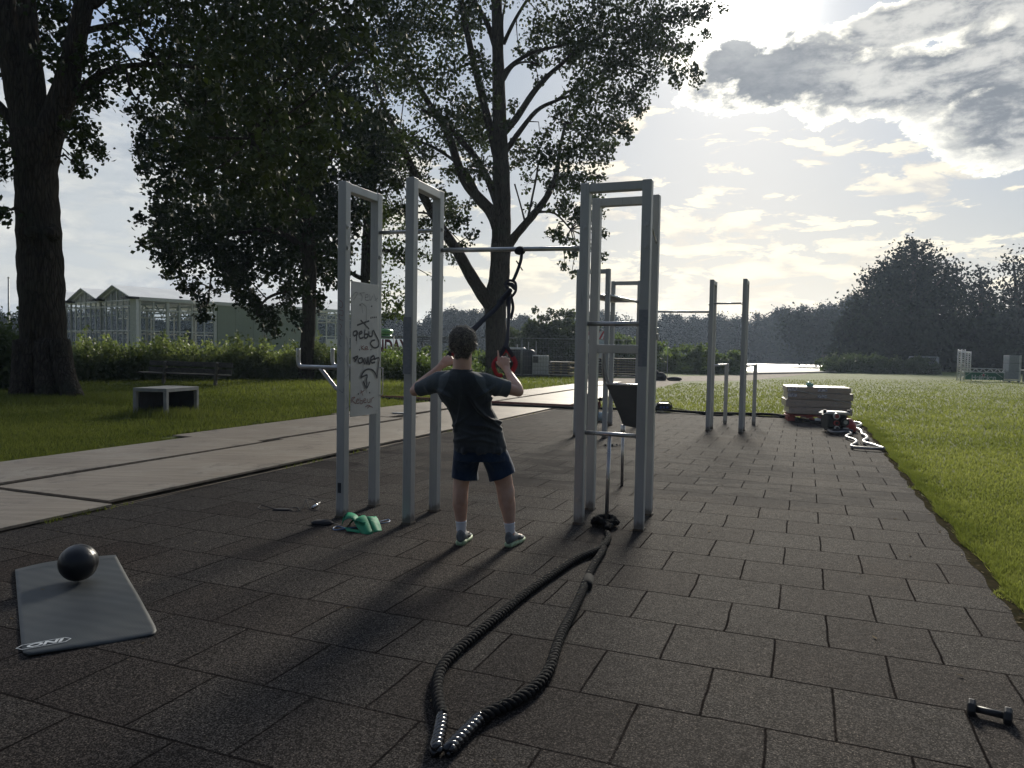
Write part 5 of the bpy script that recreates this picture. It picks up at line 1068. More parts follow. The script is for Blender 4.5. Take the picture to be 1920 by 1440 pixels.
# long wall: glass 0..5.6, panels 5.6..14.2, glass 14.2..LEN
gw=MB()
def glazing(a0,a1,n,h0=.1,h1=EV-.12,tr=(2.35,3.75)):
    m2=MB()
    for k in range(n+1):
        a=a0+(a1-a0)*k/n; m2.box(pt(a,0,(h0+h1)/2),(.075,.10,h1-h0),BX)
    for z in tr: m2.box(pt((a0+a1)/2,-.0,z),(a1-a0-.09,.085,.07),BX)
    m2.build('mullions',WP,pv); p_=MB(); p_.box(pt((a0+a1)/2,.0,(h0+h1)/2),(a1-a0-.1,.012,h1-h0),BX); p_.build('glass_wall',GLS,pv)
glazing(.35,5.7,6); glazing(14.4,LEN,5)
mb=MB()
for k in range(6):
    a=5.78+k*1.44; mb.box(pt(a+.71,0,EV/2-.05),(1.425,.16,EV-.12),BX)
mb.build('cladding_panels',CLAD,pv,bevel=.012)
mb=MB(); mb.box(pt(15.9,-.04,1.1),(1.05,.06,2.1),BX); d_=mb.build('door',WP,pv)
# gable wall: three bays
NB=3
mb=MB(); gl_=MB()
for k in range(NB):
    g0=k*GW; gm=g0+GW/2; g1=g0+GW
    n=6
    for j in range(n+1):
        g=g0+GW*j/n; hz_=EV+(RG-EV)*(1-abs(g-gm)/(GW/2)); mb.box(pt(0,g,hz_/2),(.09,.07 if j%n else .16,hz_-.05),BX)
    for z in (2.35,EV-.45,EV-.05): mb.box(pt(0,gm,z),(.08,GW-.1,.07),BX)
    mb.bar(pt(0,g0,EV),pt(0,gm,RG),.2,.14); mb.bar(pt(0,g1,EV),pt(0,gm,RG),.2,.14)
    gl_.prism([pt(.005,g0,.1),pt(.005,g0,EV),pt(.005,gm,RG),pt(.005,g1,EV),pt(.005,g1,.1)],LA*.012)
mb.build('mullions',WP,pv); gl_.build('glass_wall',GLS,pv)
mb=MB()
for k in range(NB):
    g0=k*GW; gm=g0+GW/2; g1=g0+GW
    for (ga,gb_) in ((g0,gm),(gm,g1)):
        za,zb=(EV,RG) if ga==g0 else (RG,EV); mb.prism([pt(-.35,ga,za+.16),pt(-.35,gb_,zb+.16),pt(-.35,gb_,zb+.10),pt(-.35,ga,za+.10)],LA*(LEN+.7))
rf=mb.build('roof',ROOF,pv)
mb=MB()
for k in range(NB+1): mb.box(pt(-.30,k*GW,EV+.05),(.9,.95 if k else .7,.12),BX)
mb.build('gutter',M('dark_gutter',(.03,.03,.035),rough=.5),pv)
mb=MB()  # trusses inside
for a in (2.2,5.6,9.5,13.8,17.5):
    for k in range(NB):
        g0=k*GW
        mb.bar(pt(a,g0+.1,EV-.15),pt(a,g0+GW-.1,EV-.15),.09); mb.bar(pt(a,g0+.1,EV-.85),pt(a,g0+GW-.1,EV-.85),.09)
        for j in range(6): mb.bar(pt(a,g0+.1+j*.86,EV-.85 if j%2 else EV-.15),pt(a,g0+.96+j*.86,EV-.15 if j%2 else EV-.85),.05)
        mb.box(pt(a,g0,EV/2),(.16,.16,EV),BX)
mb.build('roof_trusses',WP,pv)
mb=MB(); mb.prism([pt(1,.8,.02),pt(LEN-1,.8,.02),pt(LEN-1,NB*GW,.02),pt(1,NB*GW,.02)],EZ*.05); mb.build('floor_slab',CONC,pv)
mb=MB()
for k in range(10): 
    g=NB*GW; a=.2+k*2.05; mb.box(pt(a,g,EV/2),(.09,.1,EV),BX); 
for z in (2.35,EV-.1): mb.box(pt(LEN/2,NB*GW,z),(LEN,.08,.1),BX)
mb.build('rear_frame',WP,pv)
mb=MB(); 
for (a,g,w_) in ((3.5,6,2.2),(4.6,10,3.0),(9,9,4)): mb.box(pt(a,g,.8),(w_,.9,.06),BX); mb.box(pt(a,g,.4),(.2,.2,.78),BX)
mb.box(pt(6.2,5,1.4),(.5,.4,2.6),BX); mb.build('interior_tables',M('interior_dark',(.10,.10,.10),rough=.8),pv)
# ---------------------------------------------------------------- banner, raft, railings
DK=M('dark_metal',(.045,.05,.05),rough=.6)
bnr=empty('banner',P(735,660,52),'white banner with large dark red letters NDAY behind the nettles','banner'); bnr.location.z=0
a,b_=P(690,648,52),P(763,648,52); zt=P(730,635.5,52).z; zb=P(730,668,52).z
bwm=leafmat('banner_white',(.72,.76,.82),(.74,.78,.84),(.68,.72,.78),trans=.5); [setattr(n.inputs[7],'default_value',(1,1,1,1)) for n in bwm.node_tree.nodes if n.type=='MIX' and n.blend_type=='MULTIPLY']
mb=MB(); mb.box(((a.x+b_.x)/2,52,(zt+zb)/2),(b_.x-a.x,.01,zt-zb)); mb.build('cloth',bwm,bnr)
text('NDAY',1.32,(P(733.5,651,52).x,51.975,P(733.5,651,52).z),(1,0,0),(0,0,1),M('banner_red',(.16,.012,.03),(.12,.01,.025),rough=.7),'letters',bnr,.004,bold=.05,sx=.60)
mb=MB(); 
for x in (a.x,b_.x): mb.box((x,52.06,zt/2),(.08,.08,zt))
mb.build('post',DK,bnr)
ral=empty('railing',P(760,640,53),'dark low deck railing running behind the banner','railing'); ral.location.z=0
mb=MB(); x0=P(640,640,53.5).x; x1=P(842,640,53.5).x
for z,h in ((P(760,632.5,53.5).z,.10),(P(760,636,53.5).z,.06),(P(800,641,53.5).z,.07)): mb.box(((x0+x1)/2,53.5,z),(x1-x0,.12,h))
mb.build('rail',DK,ral)
for k in range(9):
    x=x0+(x1-x0)*k/8; mb=MB(); mb.box((x,53.6,.95),(.08,.08,1.9)); mb.build('post',DK,ral)
rft=empty('inflatable_raft',P(715,630,56),'round green inflatable raft stacked beyond the banner','raft'); rft.location.z=0
GI=M('green_vinyl',(.10,.30,.07),(.08,.24,.05),rough=.25); c=P(702,627,56)
for dz,rr in ((.22,1.22),(-.18,1.15)):
    mb=MB(); mb.tube([c+Vector((rr*math.cos(t),rr*math.sin(t)*.8,dz)) for t in [k*math.pi/14 for k in range(28)]],.21,10,closed=True); mb.build('tube',GI,rft,smooth=True)
mb=MB(); mb.box((c.x,c.y,(c.z-.35)/2),(1.6,1.2,c.z-.35)); mb.build('stand',DK,rft)
jr2=empty('shore_railing',P(860,680,70),'dark wooden railing in front of the bright water behind the person\'s head','railing'); jr2.location.z=0
mb=MB(); x0=P(822,670,66).x; x1=P(918,670,66).x; z=P(870,670,66).z; mb.box(((x0+x1)/2,66,z),(x1-x0,.12,.22)); mb.build('rail',DK,jr2)
for k in range(6): mb=MB(); x=x0+(x1-x0)*k/5; mb.box((x,66.1,z/2),(.14,.14,z)); mb.build('post',DK,jr2)
# ---------------------------------------------------------------- temporary fence
GAL=M('galvanised',(.42,.43,.42),rough=.45,metal=.5); FY=41.0
xs_=[-6.6,-3.05,.50,4.05,7.60,8.6]
fl_=['wire fence panel left of the dark trunk behind the person','wire fence panel hidden partly by the forked trunk','wire fence panel in front of the black tank and white container','wire fence panel behind the right frames, before the timber stacks','narrow wire fence panel at the right end of the row']
for k in range(5):
    xa,xb=xs_[k]+.03,xs_[k+1]-.03; f=empty('fence_panel',Vector(((xa+xb)/2,FY,0)),fl_[k],'fence','temporary wire fence panels'); z0,z1=.18,2.18
    mb=MB()
    for x in (xa,xb): mb.tube([(x,FY,0.05),(x,FY,z1)],.021,6)
    for z in (z0,z1): mb.tube([(xa,FY,z),(xb,FY,z)],.018,6)
    mb.build('frame',GAL,f,smooth=True)
    mb=MB(); n=int((xb-xa)/.14)
    for j in range(1,n): x=xa+(xb-xa)*j/n; mb.tube([(x,FY,z0),(x,FY,z1)],.0022,3)
    for z in np.arange(z0+.25,z1,.25): mb.tube([(xa,FY,z),(xb,FY,z)],.0022,3)
    mb.build('wire_mesh',GAL,f)
    mb=MB(); mb.box((xa,FY,.07),(.24,.62,.13)); mb.build('foot_block',DK,f,bevel=.02)
# tank, container, timber stacks
tk=empty('black_tank',P(972,708,42.5),'dark tarpaulin-covered tank with pale top standing behind the fence','tank'); tk.location.z=0
c=P(976,690,42.6); mb=MB(); mb.rings([((c.x,42.6,.02),.82,.62),((c.x,42.6,.9),.84,.62),((c.x+.03,42.6,1.40),.82,.6),((c.x,42.6,1.56),.70,.5)],20,4); mb.build('cover',M('black_tarp',(.02,.024,.03),(.03,.034,.04),rough=.6,bump=.8,bscale=3,bdist=.1),tk,smooth=True)
mb=MB(); mb.rings([((c.x-.2,42.5,1.55),.55,.42),((c.x-.2,42.5,1.66),.42,.3)],16,3); mb.build('lid',M('white_sheet',(.75,.76,.76),rough=.5),tk,smooth=True)
for x in (970,991): 
    mb=MB(); p_=P(x,650,43); mb.tube([(p_.x,43,1.4),(p_.x,43,P(x,641 if x>980 else 645,43).z)],.03,6); mb.build('rod',GAL,tk)
ib=empty('liquid_container',P(1012,708,42.4),'white cage liquid container between the black tank and the timber','container'); ib.location.z=0
c=P(1013,690,42.2); mb=MB(); mb.box((c.x,42.4,.70),(.90,.95,1.08)); mb.build('body',M('milky_plastic',(.62,.64,.66),(.54,.56,.58),rough=.45),ib,bevel=.05)
mb=MB()
for k in range(7): x=c.x-.46+.92*k/6; mb.tube([(x,41.91,.16),(x,41.91,1.26)],.011,5)
for k in range(6): z=.18+1.07*k/5; mb.tube([(c.x-.47,41.90,z),(c.x+.47,41.90,z)],.011,5)
mb.build('cage',GAL,ib); mb=MB(); mb.box((c.x,42.4,.08),(.98,1.0,.13)); mb.build('pallet',DK,ib); mb=MB(); mb.box((c.x-.28,41.9,1.0),(.30,.012,.38)); mb.build('label_plate',DK,ib)
mb=MB(); p_=P(1005.5,650,42.4); mb.tube([(p_.x,42.4,1.2),(p_.x,42.4,P(1005,640,42.4).z)],.025,6); mb.build('rod',GAL,ib)
TIM=M('timber_dark',(.10,.09,.075),(.06,.055,.048),rough=.9,scale=2); TIML=M('timber_end',(.46,.36,.20),(.36,.27,.15),rough=.85)
def pile(x0,x1,Y,n,z1,label,nm='timber_stack'):
    t=empty(nm,P((x0+x1)/2,700,Y),label,'timber stack','stacks of boards by the fence'); t.location.z=0; xa=P(x0,700,Y).x; xb=P(x1,700,Y).x
    h=z1/n; r0=random.Random(x0)
    for k in range(n):
        mb=MB(); o=r0.uniform(-.12,.12); mb.box(((xa+xb)/2+o,Y,h*(k+.5)),(xb-xa,2.2,h*.55),(Vector((1,r0.uniform(-.03,.03),0)).normalized(),Vector((0,1,0)),EZ)); mb.m=0
        if k%2: mb.m=1; mb.box(((xb)+o+.02,Y-.9,h*(k+.5)),(.5,.5,h*.7))
        mb.build('board_layer',[TIM,TIML],t)
        mb=MB()
        for x in (xa+.2,(xa+xb)/2,xb-.2): mb.box((x,Y-1.0,h*(k+.08)),(.12,.3,h*.4))
        mb.build('spacer',TIML,t)
pile(1029,1070,43,6,.92,'stack of dark boards with pale ends right beside the white container')
pile(1108,1200,46,7,1.15,'wide stack of dark boards seen through the right frames')
# site trailer with striped board
tl=empty('site_trailer',P(1120,700,49),'white site trailer carrying a red and white striped board, seen between the right posts','trailer'); tl.location.z=0
c=P(1122,680,49); WV=M('trailer_white',(.66,.67,.68),(.55,.56,.57),rough=.4); mb=MB(); mb.box((c.x,49,1.25),(1.9,1.6,1.5)); mb.build('body',WV,tl,bevel=.05)
mb=MB(); mb.box((P(1129,675,49).x,48.19,P(1129,675,49).z),(.5,.02,.3)); mb.build('window',M('blue_window',(.03,.04,.12),rough=.2),tl)
mb=MB(); mb.box((P(1100,675,49).x,48.19,P(1100,672,49).z),(.22,.02,.7)); mb.build('window',M('blue_panel',(.05,.06,.18),rough=.3),tl)
mb=MB(); zt,zb=P(1115,621,49).z,P(1115,637,49).z; xa,xb=P(1096,630,49).x,P(1134,630,49).x; mb.box(((xa+xb)/2,48.9,(zt+zb)/2),(xb-xa,.04,zt-zb)); sb=mb.build('striped_board',WV,tl)
mb=MB(); 
for k in range(-1,6):
    x=xa+k*.30; 
    q_=[(x,zb),(x+.13,zb),(x+.13+.28,zt),(x+.28,zt)]; q_=[(min(max(a_,xa),xb),z_) for a_,z_ in q_]
    if q_[1][0]-q_[0][0]>.02 or q_[2][0]-q_[3][0]>.02: mb.prism([(a_,48.875,z_) for a_,z_ in q_],(0,-.004,0))
mb.build('stripes',M('sign_red',(.50,.05,.06),rough=.4),sb)
mb=MB(); p_=P(1124,642,48.6); mb.box((p_.x,48.6,p_.z),(.7,.3,.28)); mb.build('lamp_box',M('pale_blue_box',(.45,.55,.60),rough=.5),tl,bevel=.03)
mb=MB(); mb.box((P(1116,645,49).x,49,(zb+2.0)/2),(.08,.08,zb-1.9)); mb.build('mast',GAL,tl)
for s_ in (-.6,.6): mb=MB(); mb.disc((c.x+s_,48.1,.32),(0,1,0),.32,.18,16); mb.build('wheel',DK,tl)
mb=MB(); mb.box((P(1140,640,48).x,47.6,P(1140,637.5,48).z),(1.8,.05,.05)); mb.build('arm',GAL,tl)
# black bundles at fence end
bd=empty('rubber_mats_pile',P(1243,705,42),'dark crumpled bundle lying at the right end of the fence','bundle'); bd.location.z=0
mb=MB(); c=P(1238,702,40.3); mb.ball((c.x,40.3,.16),(.35,.3,.30),12,8); mb.ball((c.x+.75,40.2,.10),(.42,.25,.13),12,8); mb.ball((c.x-.3,40.3,.42),(.2,.2,.18),12,8); mb.build('bundle_body',BLF,bd,smooth=True)
# ---------------------------------------------------------------- hoses and cables
RH=M('red_hose',(.20,.075,.06),(.14,.05,.04),rough=.85,spec=.15); BH=M('black_hose',(.014,.014,.016),rough=.85,spec=.12)
def gp(l,z): return [G(x,y,0)+EZ*z for x,y in l]
def hose(name,l,r,mat,label,cat,z=None,k=5):
    mb=MB(); mb.tube(crom(gp(l,z or r+.03),k),r,8); tag(mb.build(name,mat,None,smooth=True),label,cat)
hose('fire_hose',[(700,749),(760,750.5),(800,753),(850,755),(920,759.5),(990,763),(1060,766.5),(1082,767.5)],.045,RH,'dull red fire hose stretched across the path plates','hose')
hose('black_hose',[(690,748),(770,753.5),(840,757.5),(920,762.5),(1000,766),(1090,769.5),(1160,771),(1230,772.5),(1262,775),(1330,779),(1400,780.5),(1450,782),(1480,787),(1530,797),(1556,800)],.033,BH,'long black hose along the far edge of the rubber floor to the pump','hose')
hose('power_cable',[(1263,768),(1285,771),(1310,777),(1345,781),(1385,779),(1430,783),(1475,785),(1500,792)],.018,BH,'thinner black cable running from the power box','cable',z=.03)
pwb=empty('power_box',G(1245,775,0),'small black power distribution box with handle and blue sockets','power box')
c=G(1245,773.5,0); mb=MB(); mb.prism([(c.x-.20,c.y,.06),(c.x-.20,c.y,.17),(c.x-.13,c.y,.24),(c.x+.13,c.y,.24),(c.x+.19,c.y,.17),(c.x+.19,c.y,.06)],(0,.24,0)); mb.build('case',M('black_plastic',(.012,.014,.02),rough=.4),pwb,bevel=.01)
for k in range(3): mb=MB(); mb.disc((c.x-.09+.085*k,c.y,.13),(0,-1,0),.026,.02,12); mb.build('socket',M('socket_blue',(.05,.10,.38),rough=.4),pwb)
mb=MB(); mb.tube(crom([(c.x-.19,c.y,.02),(c.x-.205,c.y-.01,.12),(c.x-.14,c.y-.01,.26),(c.x,c.y-.01,.275),(c.x+.15,c.y-.01,.26),(c.x+.20,c.y-.01,.12),(c.x+.20,c.y,.02)],4),.012,6); mb.build('handle',BH,pwb,smooth=True)
mb=MB(); mb.box((c.x,c.y+.1,.035),(.34,.22,.025)); mb.build('skid',GAL,pwb)
# wrapped bundle on pallet
ps=empty('wrapped_stack',G(1548,790,0),'film-wrapped stack of grey boards on a red pallet at the edge of the lawn','wrapped stack')
cA=G(1484,790,0); cB=G(1612,795,0); mid=(cA+cB)/2+Vector((0,.55,0)); dx_=(cB-cA).normalized(); dy_=Vector((-dx_.y,dx_.x,0)); XA=(dx_,dy_,EZ); LW=(cB-cA).length-.05
WR,nt,b=newmat('wrap_board'); v=coord(nt); b.inputs['Roughness'].default_value=.35
sz_=nt.nodes.new('ShaderNodeSeparateXYZ'); link(nt,v,sz_.inputs[0]); ln=X(noise(nt,mapping(nt,v,(.6,1,28)),1.2,4,.6)).sstep(.35,.65)
link(nt,mixc(nt,ln*.6,(.42,.34,.28),(.30,.24,.195)),b.inputs['Base Color']); bumpn(nt,b,ln,.5,.01)
zs=[.17,.33,.50,.665,.80]
for k in range(4):
    mb=MB(); o=[.03,-.02,.02,-.02][k]; mb.box(mid+dx_*o+EZ*((zs[k]+zs[k+1])/2),(LW*[.97,1,1.0,.98][k],1.0,zs[k+1]-zs[k]-.008),XA); mb.build('board_bundle',WR,ps,bevel=.012)
FILM,nt,b=newmat('plastic_film'); b.inputs['Base Color'].default_value=(.8,.82,.84,1); b.inputs['Roughness'].default_value=.22; v=coord(nt); bumpn(nt,b,noise(nt,v,14,5,.7),1,.02)
tb=nt.nodes.new('ShaderNodeBsdfTransparent'); mx=nt.nodes.new('ShaderNodeMixShader'); link(nt,X(noise(nt,mapping(nt,v,(1,1,3)),5,6,.75)).sstep(.50,.74)*.55+.04,mx.inputs[0]); link(nt,tb.outputs[0],mx.inputs[1]); link(nt,b.outputs[0],mx.inputs[2]); link(nt,mx.outputs[0],nt.nodes['Material Output'].inputs['Surface'])
mb=MB(); mb.box(mid+EZ*.49,(LW+.03,1.03,.645),XA); mb.build('film',FILM,ps,bevel=.03)
mb=MB(); fr=mid-dy_*.52
mb.bar(fr-dx_*LW*.42+EZ*.74,fr+dx_*LW*.49+EZ*.45,.02,.012); mb.build('strap',M('grey_strap',(.5,.5,.5),rough=.4),ps)
mb=MB()
for (x,z) in ((-.42,.735),(-.42,.60),(.04,.735),(.04,.59)):
    mb.box(fr+dx_*LW*x-dy_*.002+EZ*z,(.20,.004,.075),XA)
mb.build('paper_label',M('paper_print',(.62,.62,.66),(.25,.25,.32),rough=.7,scale=34,lo=.45,hi=.55),ps)
mb=MB(); RP=M('red_pallet',(.33,.05,.04),(.20,.04,.03),rough=.7)
for x in (-.42,-.14,.14,.40): mb.box(mid+dx_*LW*x-dy_*.05+EZ*.06,(.16,1.0,.10),XA)
mb.box(mid-dy_*.0+EZ*.135,(LW*.9,1.0,.035),XA); mb.build('pallet',RP,ps)
mb=MB(); c=mid+dx_*-.42*.5+EZ*.80-dy_*.3; mb.ball(c+EZ*.05,(.07,.06,.06),8,6); mb.ball(c+EZ*.03+dx_*.06,(.05,.05,.05),8,6); mb.build('film_knot',M('mint_film',(.35,.62,.52),rough=.3),ps)
# parts of hose couplings under the stack
for k,(x,cm) in enumerate(((-.33,BLK),(-.22,TIML),(-.12,RH),(-.03,WP),(.06,RH),(.14,WP))):
    cp=empty('hose_coupling',fr+dx_*LW*x-dy_*.18,['black hose coupling at the left end of the red pallet','brass hose coupling second from the left before the pallet','red hose coupling in the middle before the pallet','white hose coupling in the middle before the pallet','red hose coupling beside the pump','pale hose coupling touching the pump'][k],'coupling','hose couplings lying before the pallet')
    q_=fr+dx_*LW*x-dy_*.18+EZ*.065; mb=MB(); mb.tube([q_-dx_*.07,q_-dx_*.05,q_,q_+dx_*.02,q_+dx_*.07],[.04,.05,.05,.035,.035],12); mb.build('coupling_body',cm,cp,smooth=True)
# pump
pu=empty('water_pump',G(1575,806,0),'red and black motor pump with round outlets in front of the wrapped stack','pump')
c=G(1572,812,0); RD=M('pump_red',(.42,.04,.035),(.30,.03,.03),rough=.4); WM=M('pump_white',(.70,.69,.66),rough=.35)
def pc_(x,y,z): return c+Vector((x,y,z))
mb=MB(); mb.box(pc_(-.02,.18,.22),(.38,.34,.26)); mb.box(pc_(.02,.05,.06),(.42,.42,.06)); mb.build('engine',BLK,pu,bevel=.03)
mb=MB(); mb.prism([pc_(-.27,.02,.37),pc_(.25,.02,.37),pc_(.20,.02,.41),pc_(-.20,.02,.42)],(0,.34,0)); mb.build('tank_cover',WM,pu,bevel=.01)
for x in (-.24,.23): mb=MB(); mb.tube([pc_(x,.1,.37),pc_(x,.1,.45)],[.035,.03],10); mb.build('cap',BLK,pu,smooth=True)
mb=MB(); mb.rings([(pc_(.26,.2,.02),.16,.16),(pc_(.27,.2,.16),.15,.15),(pc_(.24,.2,.27),.09,.1)],14,2.4); mb.build('housing',RD,pu,smooth=True)
for (x,z,r_,mt1) in ((-.07,.335,.062,WM),(-.065,.20,.05,RD),(-.055,.10,.045,WM)):
    mb=MB(); mb.disc(pc_(x,-.02,z),(0,-1,0),r_,.05,16); o=mb.build('outlet',mt1,pu,smooth=False); mb=MB(); mb.disc(pc_(x,-.071,z),(0,-1,0),r_*.68,.006,16); mb.build('opening',RD if z>.3 else BLK,o)
mb=MB(); mb.disc(pc_(.10,-.02,.22),(0,-1,0),.075,.05,20); o=mb.build('recoil_starter',DK,pu); mb=MB(); mb.disc(pc_(.10,-.071,.22),(0,-1,0),.04,.01,12); mb.build('hub',GAL,o)
mb=MB(); mb.box(pc_(.11,-.07,.085),(.11,.01,.06)); mb.build('plate',WM,pu)
hose('suction_hose',[(1553,800),(1551,806),(1555,813),(1566,816),(1582,815),(1592,815.5),(1595,818),(1590,821),(1586,824),(1592,827),(1602,830),(1606,834),(1602,838),(1596,841),(1599,844),(1615,846),(1640,847.5),(1657,848)],.024,M('hose_grey',(.30,.29,.28),(.16,.15,.15),rough=.45,scale=3),'grey suction hose looping from the pump across the tiles','hose',k=5)
hose('white_hose',[(1600,796),(1612,798),(1614,801),(1606,804),(1602,806),(1610,810),(1615,814),(1616,819),(1624,823),(1625,828),(1619,832),(1622,836),(1636,840),(1650,845),(1657,847)],.026,M('hose_pale',(.60,.57,.52),rough=.4),'pale zigzag hose running from the pump to the lawn edge','hose',k=5)
# ---------------------------------------------------------------- bag and roll behind right frames
bg=empty('sports_bag',G(1110,800,0),'black upright sports bag half hidden behind the right frames','bag')
b0=G(1108,799,0); mb=MB(); mb.rings([(b0+EZ*.02,.13,.12),(b0+EZ*.3,.15,.13),(b0+EZ*.6,.12,.10),(b0+EZ*.72,.05,.05)],18,2.5); mb.build('bag_body',BLF,bg,smooth=True)
mb=MB(); q_=b0+Vector((.16,0,.5)); mb.ball(q_+Vector((.02,0,.05)),(.05,.05,.04),10,6); mb.build('handle',M('brown_tuft',(.03,.02,.018),rough=.9),bg,smooth=True); mb=MB(); mb.ball(q_+Vector((.0,0,-.06)),(.035,.03,.08),10,6); mb.build('strap',M('dull_red',(.25,.10,.08),rough=.8),bg,smooth=True)
mr=empty('rolled_mat',G(1133,792,0),'pale blue rolled mat lying behind the right frames','rolled mat')
b1=G(1118,791,0)+EZ*.115; mb=MB(); mb.tube([b1,b1+Vector((.32,.02,0)),b1+Vector((.335,.02,0))],[.10,.10,.07],20); mb.build('roll',M('pale_blue_foam',(.36,.45,.50),(.30,.38,.43),rough=.6),mr,smooth=True)
wt=empty('white_tray',G(752,779,0),'small white flat tray lying on a plate left of the second frame','tray')
mb=MB(); q_=G(753,779.5,0)+EZ*.05; mb.rings([(q_,.20,.10),(q_+EZ*.02,.22,.12)],18,3); mb.build('tray_body',WM,wt,smooth=True)
# ---------------------------------------------------------------- jetty, goal, bin, truss bar with banner
jt=empty('jetty',P(1500,697,66),'low grey wooden jetty at the water\'s edge beyond the lawn','jetty'); jt.location.z=0
jp=[G(1395,699.5,.12),G(1592,696.0,.12),G(1560,693.5,.12),G(1440,694.5,.12)]
mb=MB(); mb.prism(jp,(0,0,-.2)); mb.build('deck',M('jetty_wood',(.36,.34,.30),(.27,.25,.22),rough=.8),jt)
mb=MB(); mb.prism([p_+Vector((0,.3,-.2)) for p_ in jp],(0,0,-.35)); mb.build('under_deck_shade',DK,jt)  # dark slab in the deck's outline, standing in for the shade beneath
gg=empty('football_goal',P(1728,698,71),'pale football goal in front of the dark trees','goal'); gg.location.z=0
g1=G(1704,699);g2=G(1757,699.5); hz_=P(1757,670,g2.y).z; mb=MB(); mb.tube([(g1.x,g1.y,0),(g1.x,g1.y,hz_)],.06,8); mb.tube([(g2.x,g2.y,0),(g2.x,g2.y,hz_)],.12,8); mb.tube([(g1.x,g1.y,hz_),(g2.x,g2.y,hz_)],.06,8); mb.build('goal_frame',M('goal_paint',(.40,.42,.42),rough=.5),gg,smooth=True)
mb=MB()
for k in range(14):
    t=k/13; a=Vector((g1.x+(g2.x-g1.x)*t,g1.y+(g2.y-g1.y)*t,hz_)); mb.tube([a,a+Vector((0,1.6,-hz_*.95))],.008,3)
for k in range(6): t=k/6; mb.tube([Vector((g1.x,g1.y+1.6*t,hz_*(1-t))),Vector((g2.x,g2.y+1.6*t,hz_*(1-t)))],.008,3)
mb.build('net',GAL,gg)
lb=empty('lawn_post',G(1733,701),'short pale post with flat cap before the goal','post'); mb=MB(); p_=G(1733,701); zt=P(1733,684,p_.y).z; mb.box((p_.x,p_.y,zt/2),(.12,.12,zt)); mb.build('shaft',WP,lb); mb=MB(); mb.box((p_.x,p_.y,zt+.04),(.8,.3,.1)); mb.build('cap',WP,lb)
TR=M('truss_alu',(.70,.71,.71),rough=.35,metal=.4)
ts=empty('stage_truss',G(1808,714),'aluminium truss tower and bar on the lawn holding a green banner','truss')
Yt=48.5
def tp(x,y,dy=0): return P(x,y,Yt+dy)
def truss(mb,a,b_,w1,w2,r=.03,n=8):
    a=Vector(a);b_=Vector(b_); c4=[(0,0),(1,0),(1,1),(0,1)]
    for i,j in c4: mb.tube([a+w1*i+w2*j,b_+w1*i+w2*j],r,6)
    for k in range(n):
        p0=a.lerp(b_,k/n); p1=a.lerp(b_,(k+1)/n)
        for q_ in range(4):
            i,j=c4[q_]; i2,j2=c4[(q_+1)%4]
            if k%2: i,j,i2,j2=i2,j2,i,j
            mb.tube([p0+w1*i+w2*j,p1+w1*i2+w2*j2],r*.5,4)
mb=MB(); g0=tp(1801,712); g0.z=.03; truss(mb,g0,g0+EZ*(tp(1801,655).z-.03),Vector((.23,0,0)),Vector((0,.4,0)),.028,14)
mb.build('tower',TR,ts,smooth=True)
mb=MB(); g1_=tp(1813,712,1.8); g1_.z=.03; truss(mb,g1_,g1_+EZ*(tp(1813,659,1.8).z-.03),Vector((.2,0,0)),Vector((0,.3,0)),.022,14); tz=tp(1801,656).z; mb.bar((g0.x+.1,Yt+.4,tz-.1),(g1_.x+.1,Yt+1.8,tz-.15),.12); mb.build('rear_tower',TR,ts,smooth=True)
mb=MB(); a=tp(1808,697);b_=tp(1890,699.5); truss(mb,a,b_,Vector((0,0,tp(1808,690).z-a.z)),Vector((0,.3,0)),.026,12); mb.build('beam',TR,ts,smooth=True)
mb=MB(); a2=tp(1881,717); a2.z=.03; truss(mb,a2,(a2.x,a2.y,tp(1881,699).z),Vector((.26,0,0)),Vector((0,.3,0)),.024,5); mb.build('leg',TR,ts,smooth=True)
mb=MB(); xa,xb=tp(1809,705).x,tp(1881,705).x; zt_=tp(1845,698.8).z; mb.box(((xa+xb)/2,Yt-.05,(zt_+.12)/2),(xb-xa,.02,zt_-.12)); bnn=mb.build('banner',M('banner_green',(.020,.17,.085),(.014,.13,.065),rough=.5,scale=.8),ts)
WL=M('banner_lettering',(.62,.72,.66),rough=.5)
text('Heineken',.42,((xa+xb)/2-.05,Yt-.065,.12+.30*(zt_-.12)),(1,0,0),(0,0,1),WL,'lettering',bnn,.003,bold=.012)
mb=MB(); cx_=(xa+xb)/2-.08; cz=.12+.66*(zt_-.12)
star=[(cx_+(.19 if k%2==0 else .085)*math.sin(k*math.pi/5),Yt-.064,cz+(.19 if k%2==0 else .085)*math.cos(k*math.pi/5)) for k in range(10)]
mb.prism(star,(0,-.004,0)); o_=mb.build('star',WL,bnn); mb=MB(); mb.prism([(cx_+(p_[0]-cx_)*.62,Yt-.069,cz+(p_[2]-cz)*.62) for p_ in star],(0,-.004,0)); mb.build('star_centre',M('star_red',(.35,.06,.06),rough=.5),o_)
mb=MB(); 
for s_ in (-1,1): mb.bar((cx_+s_*1.25,Yt-.064,.3),(cx_+s_*.75,Yt-.064,.62),.004,.03)
mb.build('slash',WL,bnn)
cs_=empty('flight_case',G(1903,718),'tall grey cart of three stacked cases beside the truss','case cart'); p_=P(1902,700,Yt-.4)
zt_=P(1902,666,Yt-.4).z
for k in range(3):
    z0_=.18+(zt_-.18)*k/3; z1_=.18+(zt_-.18)*(k+1)/3; mb=MB(); mb.box((p_.x,Yt-.1,(z0_+z1_)/2),(.74,.6,z1_-z0_-.02)); mb.build('case',M('case_grey',(.30,.32,.35),(.26,.28,.31),rough=.5) if k==0 else bpy.data.materials['case_grey'],cs_,bevel=.02)
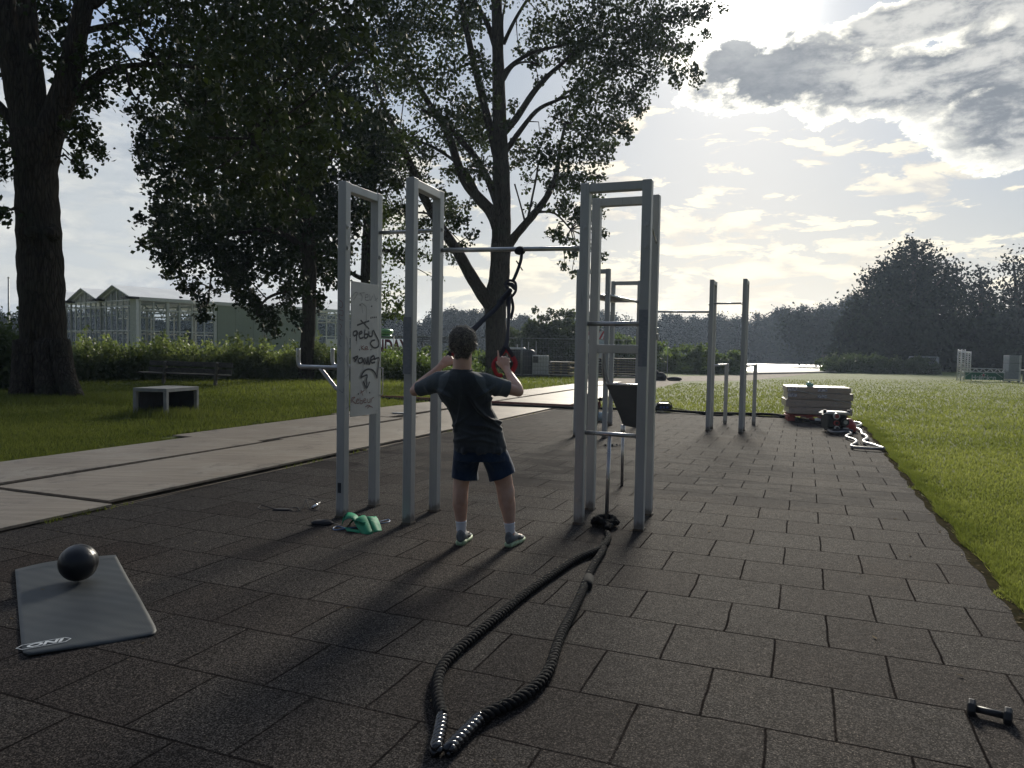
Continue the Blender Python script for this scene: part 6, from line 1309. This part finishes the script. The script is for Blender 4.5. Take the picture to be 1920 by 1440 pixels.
mb=MB(); 
for s_ in (.28,.36): mb.tube([(p_.x+s_,Yt-.45,.1),(p_.x+s_,Yt-.45,zt_)],.02,6)
mb.box((p_.x,Yt-.1,.12),(.8,.7,.06)); mb.build('cart_frame',TR,cs_)
for s_ in (-.3,.3): mb=MB(); mb.disc((p_.x+s_,Yt-.42,.08),(0,1,0),.075,.05,12); mb.build('wheel',BLK,cs_)
bt=empty('bar_table',P(1918,710,Yt),'dark table with white top cut off by the right edge of the photo','table'); bt.location.z=0
xb=P(1919,700,Yt).x; mb=MB(); mb.box((xb+.15,Yt,P(1919,694,Yt).z),(.6,.7,.08)); mb.build('top',WM,bt); mb=MB(); mb.box((xb+.2,Yt,P(1919,694,Yt).z/2),(.3,.3,P(1919,694,Yt).z-.05)); mb.build('leg',DK,bt)
dbp=empty('drain_debris',G(1146,838),'clump of dark wet leaves on the tiles behind the right frames','leaf clump'); 
c=np.array(G(1147,838)); n=90; V=np.zeros((n,4,3)); cc_=c+RNG.normal(0,1,(n,3))*np.array([.07,.05,0]); a=RNG.random(n)*6.28
for i,(q_,r_) in enumerate(((0,1.5),(1.4,.5),(3.14,1.3),(4.6,.5))): V[:,i,0]=cc_[:,0]+np.cos(a+q_)*.018*r_; V[:,i,1]=cc_[:,1]+np.sin(a+q_)*.018*r_; V[:,i,2]=.016+.03*RNG.random(n)
npmesh('leaves',V,4,BLF,dbp)
# ---------------------------------------------------------------- air
hm=bpy.data.materials.new('haze_air'); hm.use_nodes=True; nt=hm.node_tree
for n in list(nt.nodes): nt.nodes.remove(n)
pvn=nt.nodes.new('ShaderNodeVolumePrincipled'); pvn.inputs['Color'].default_value=(.62,.76,.98,1); pvn.inputs['Density'].default_value=.00038; pvn.inputs['Anisotropy'].default_value=.45
nt.links.new(pvn.outputs[0],nt.nodes.new('ShaderNodeOutputMaterial').inputs['Volume'])
mb=MB(); mb.box((0,640,22.0),(2600,1500,48)); hz_o=mb.build('haze',hm); hz_o['kind']='stuff'
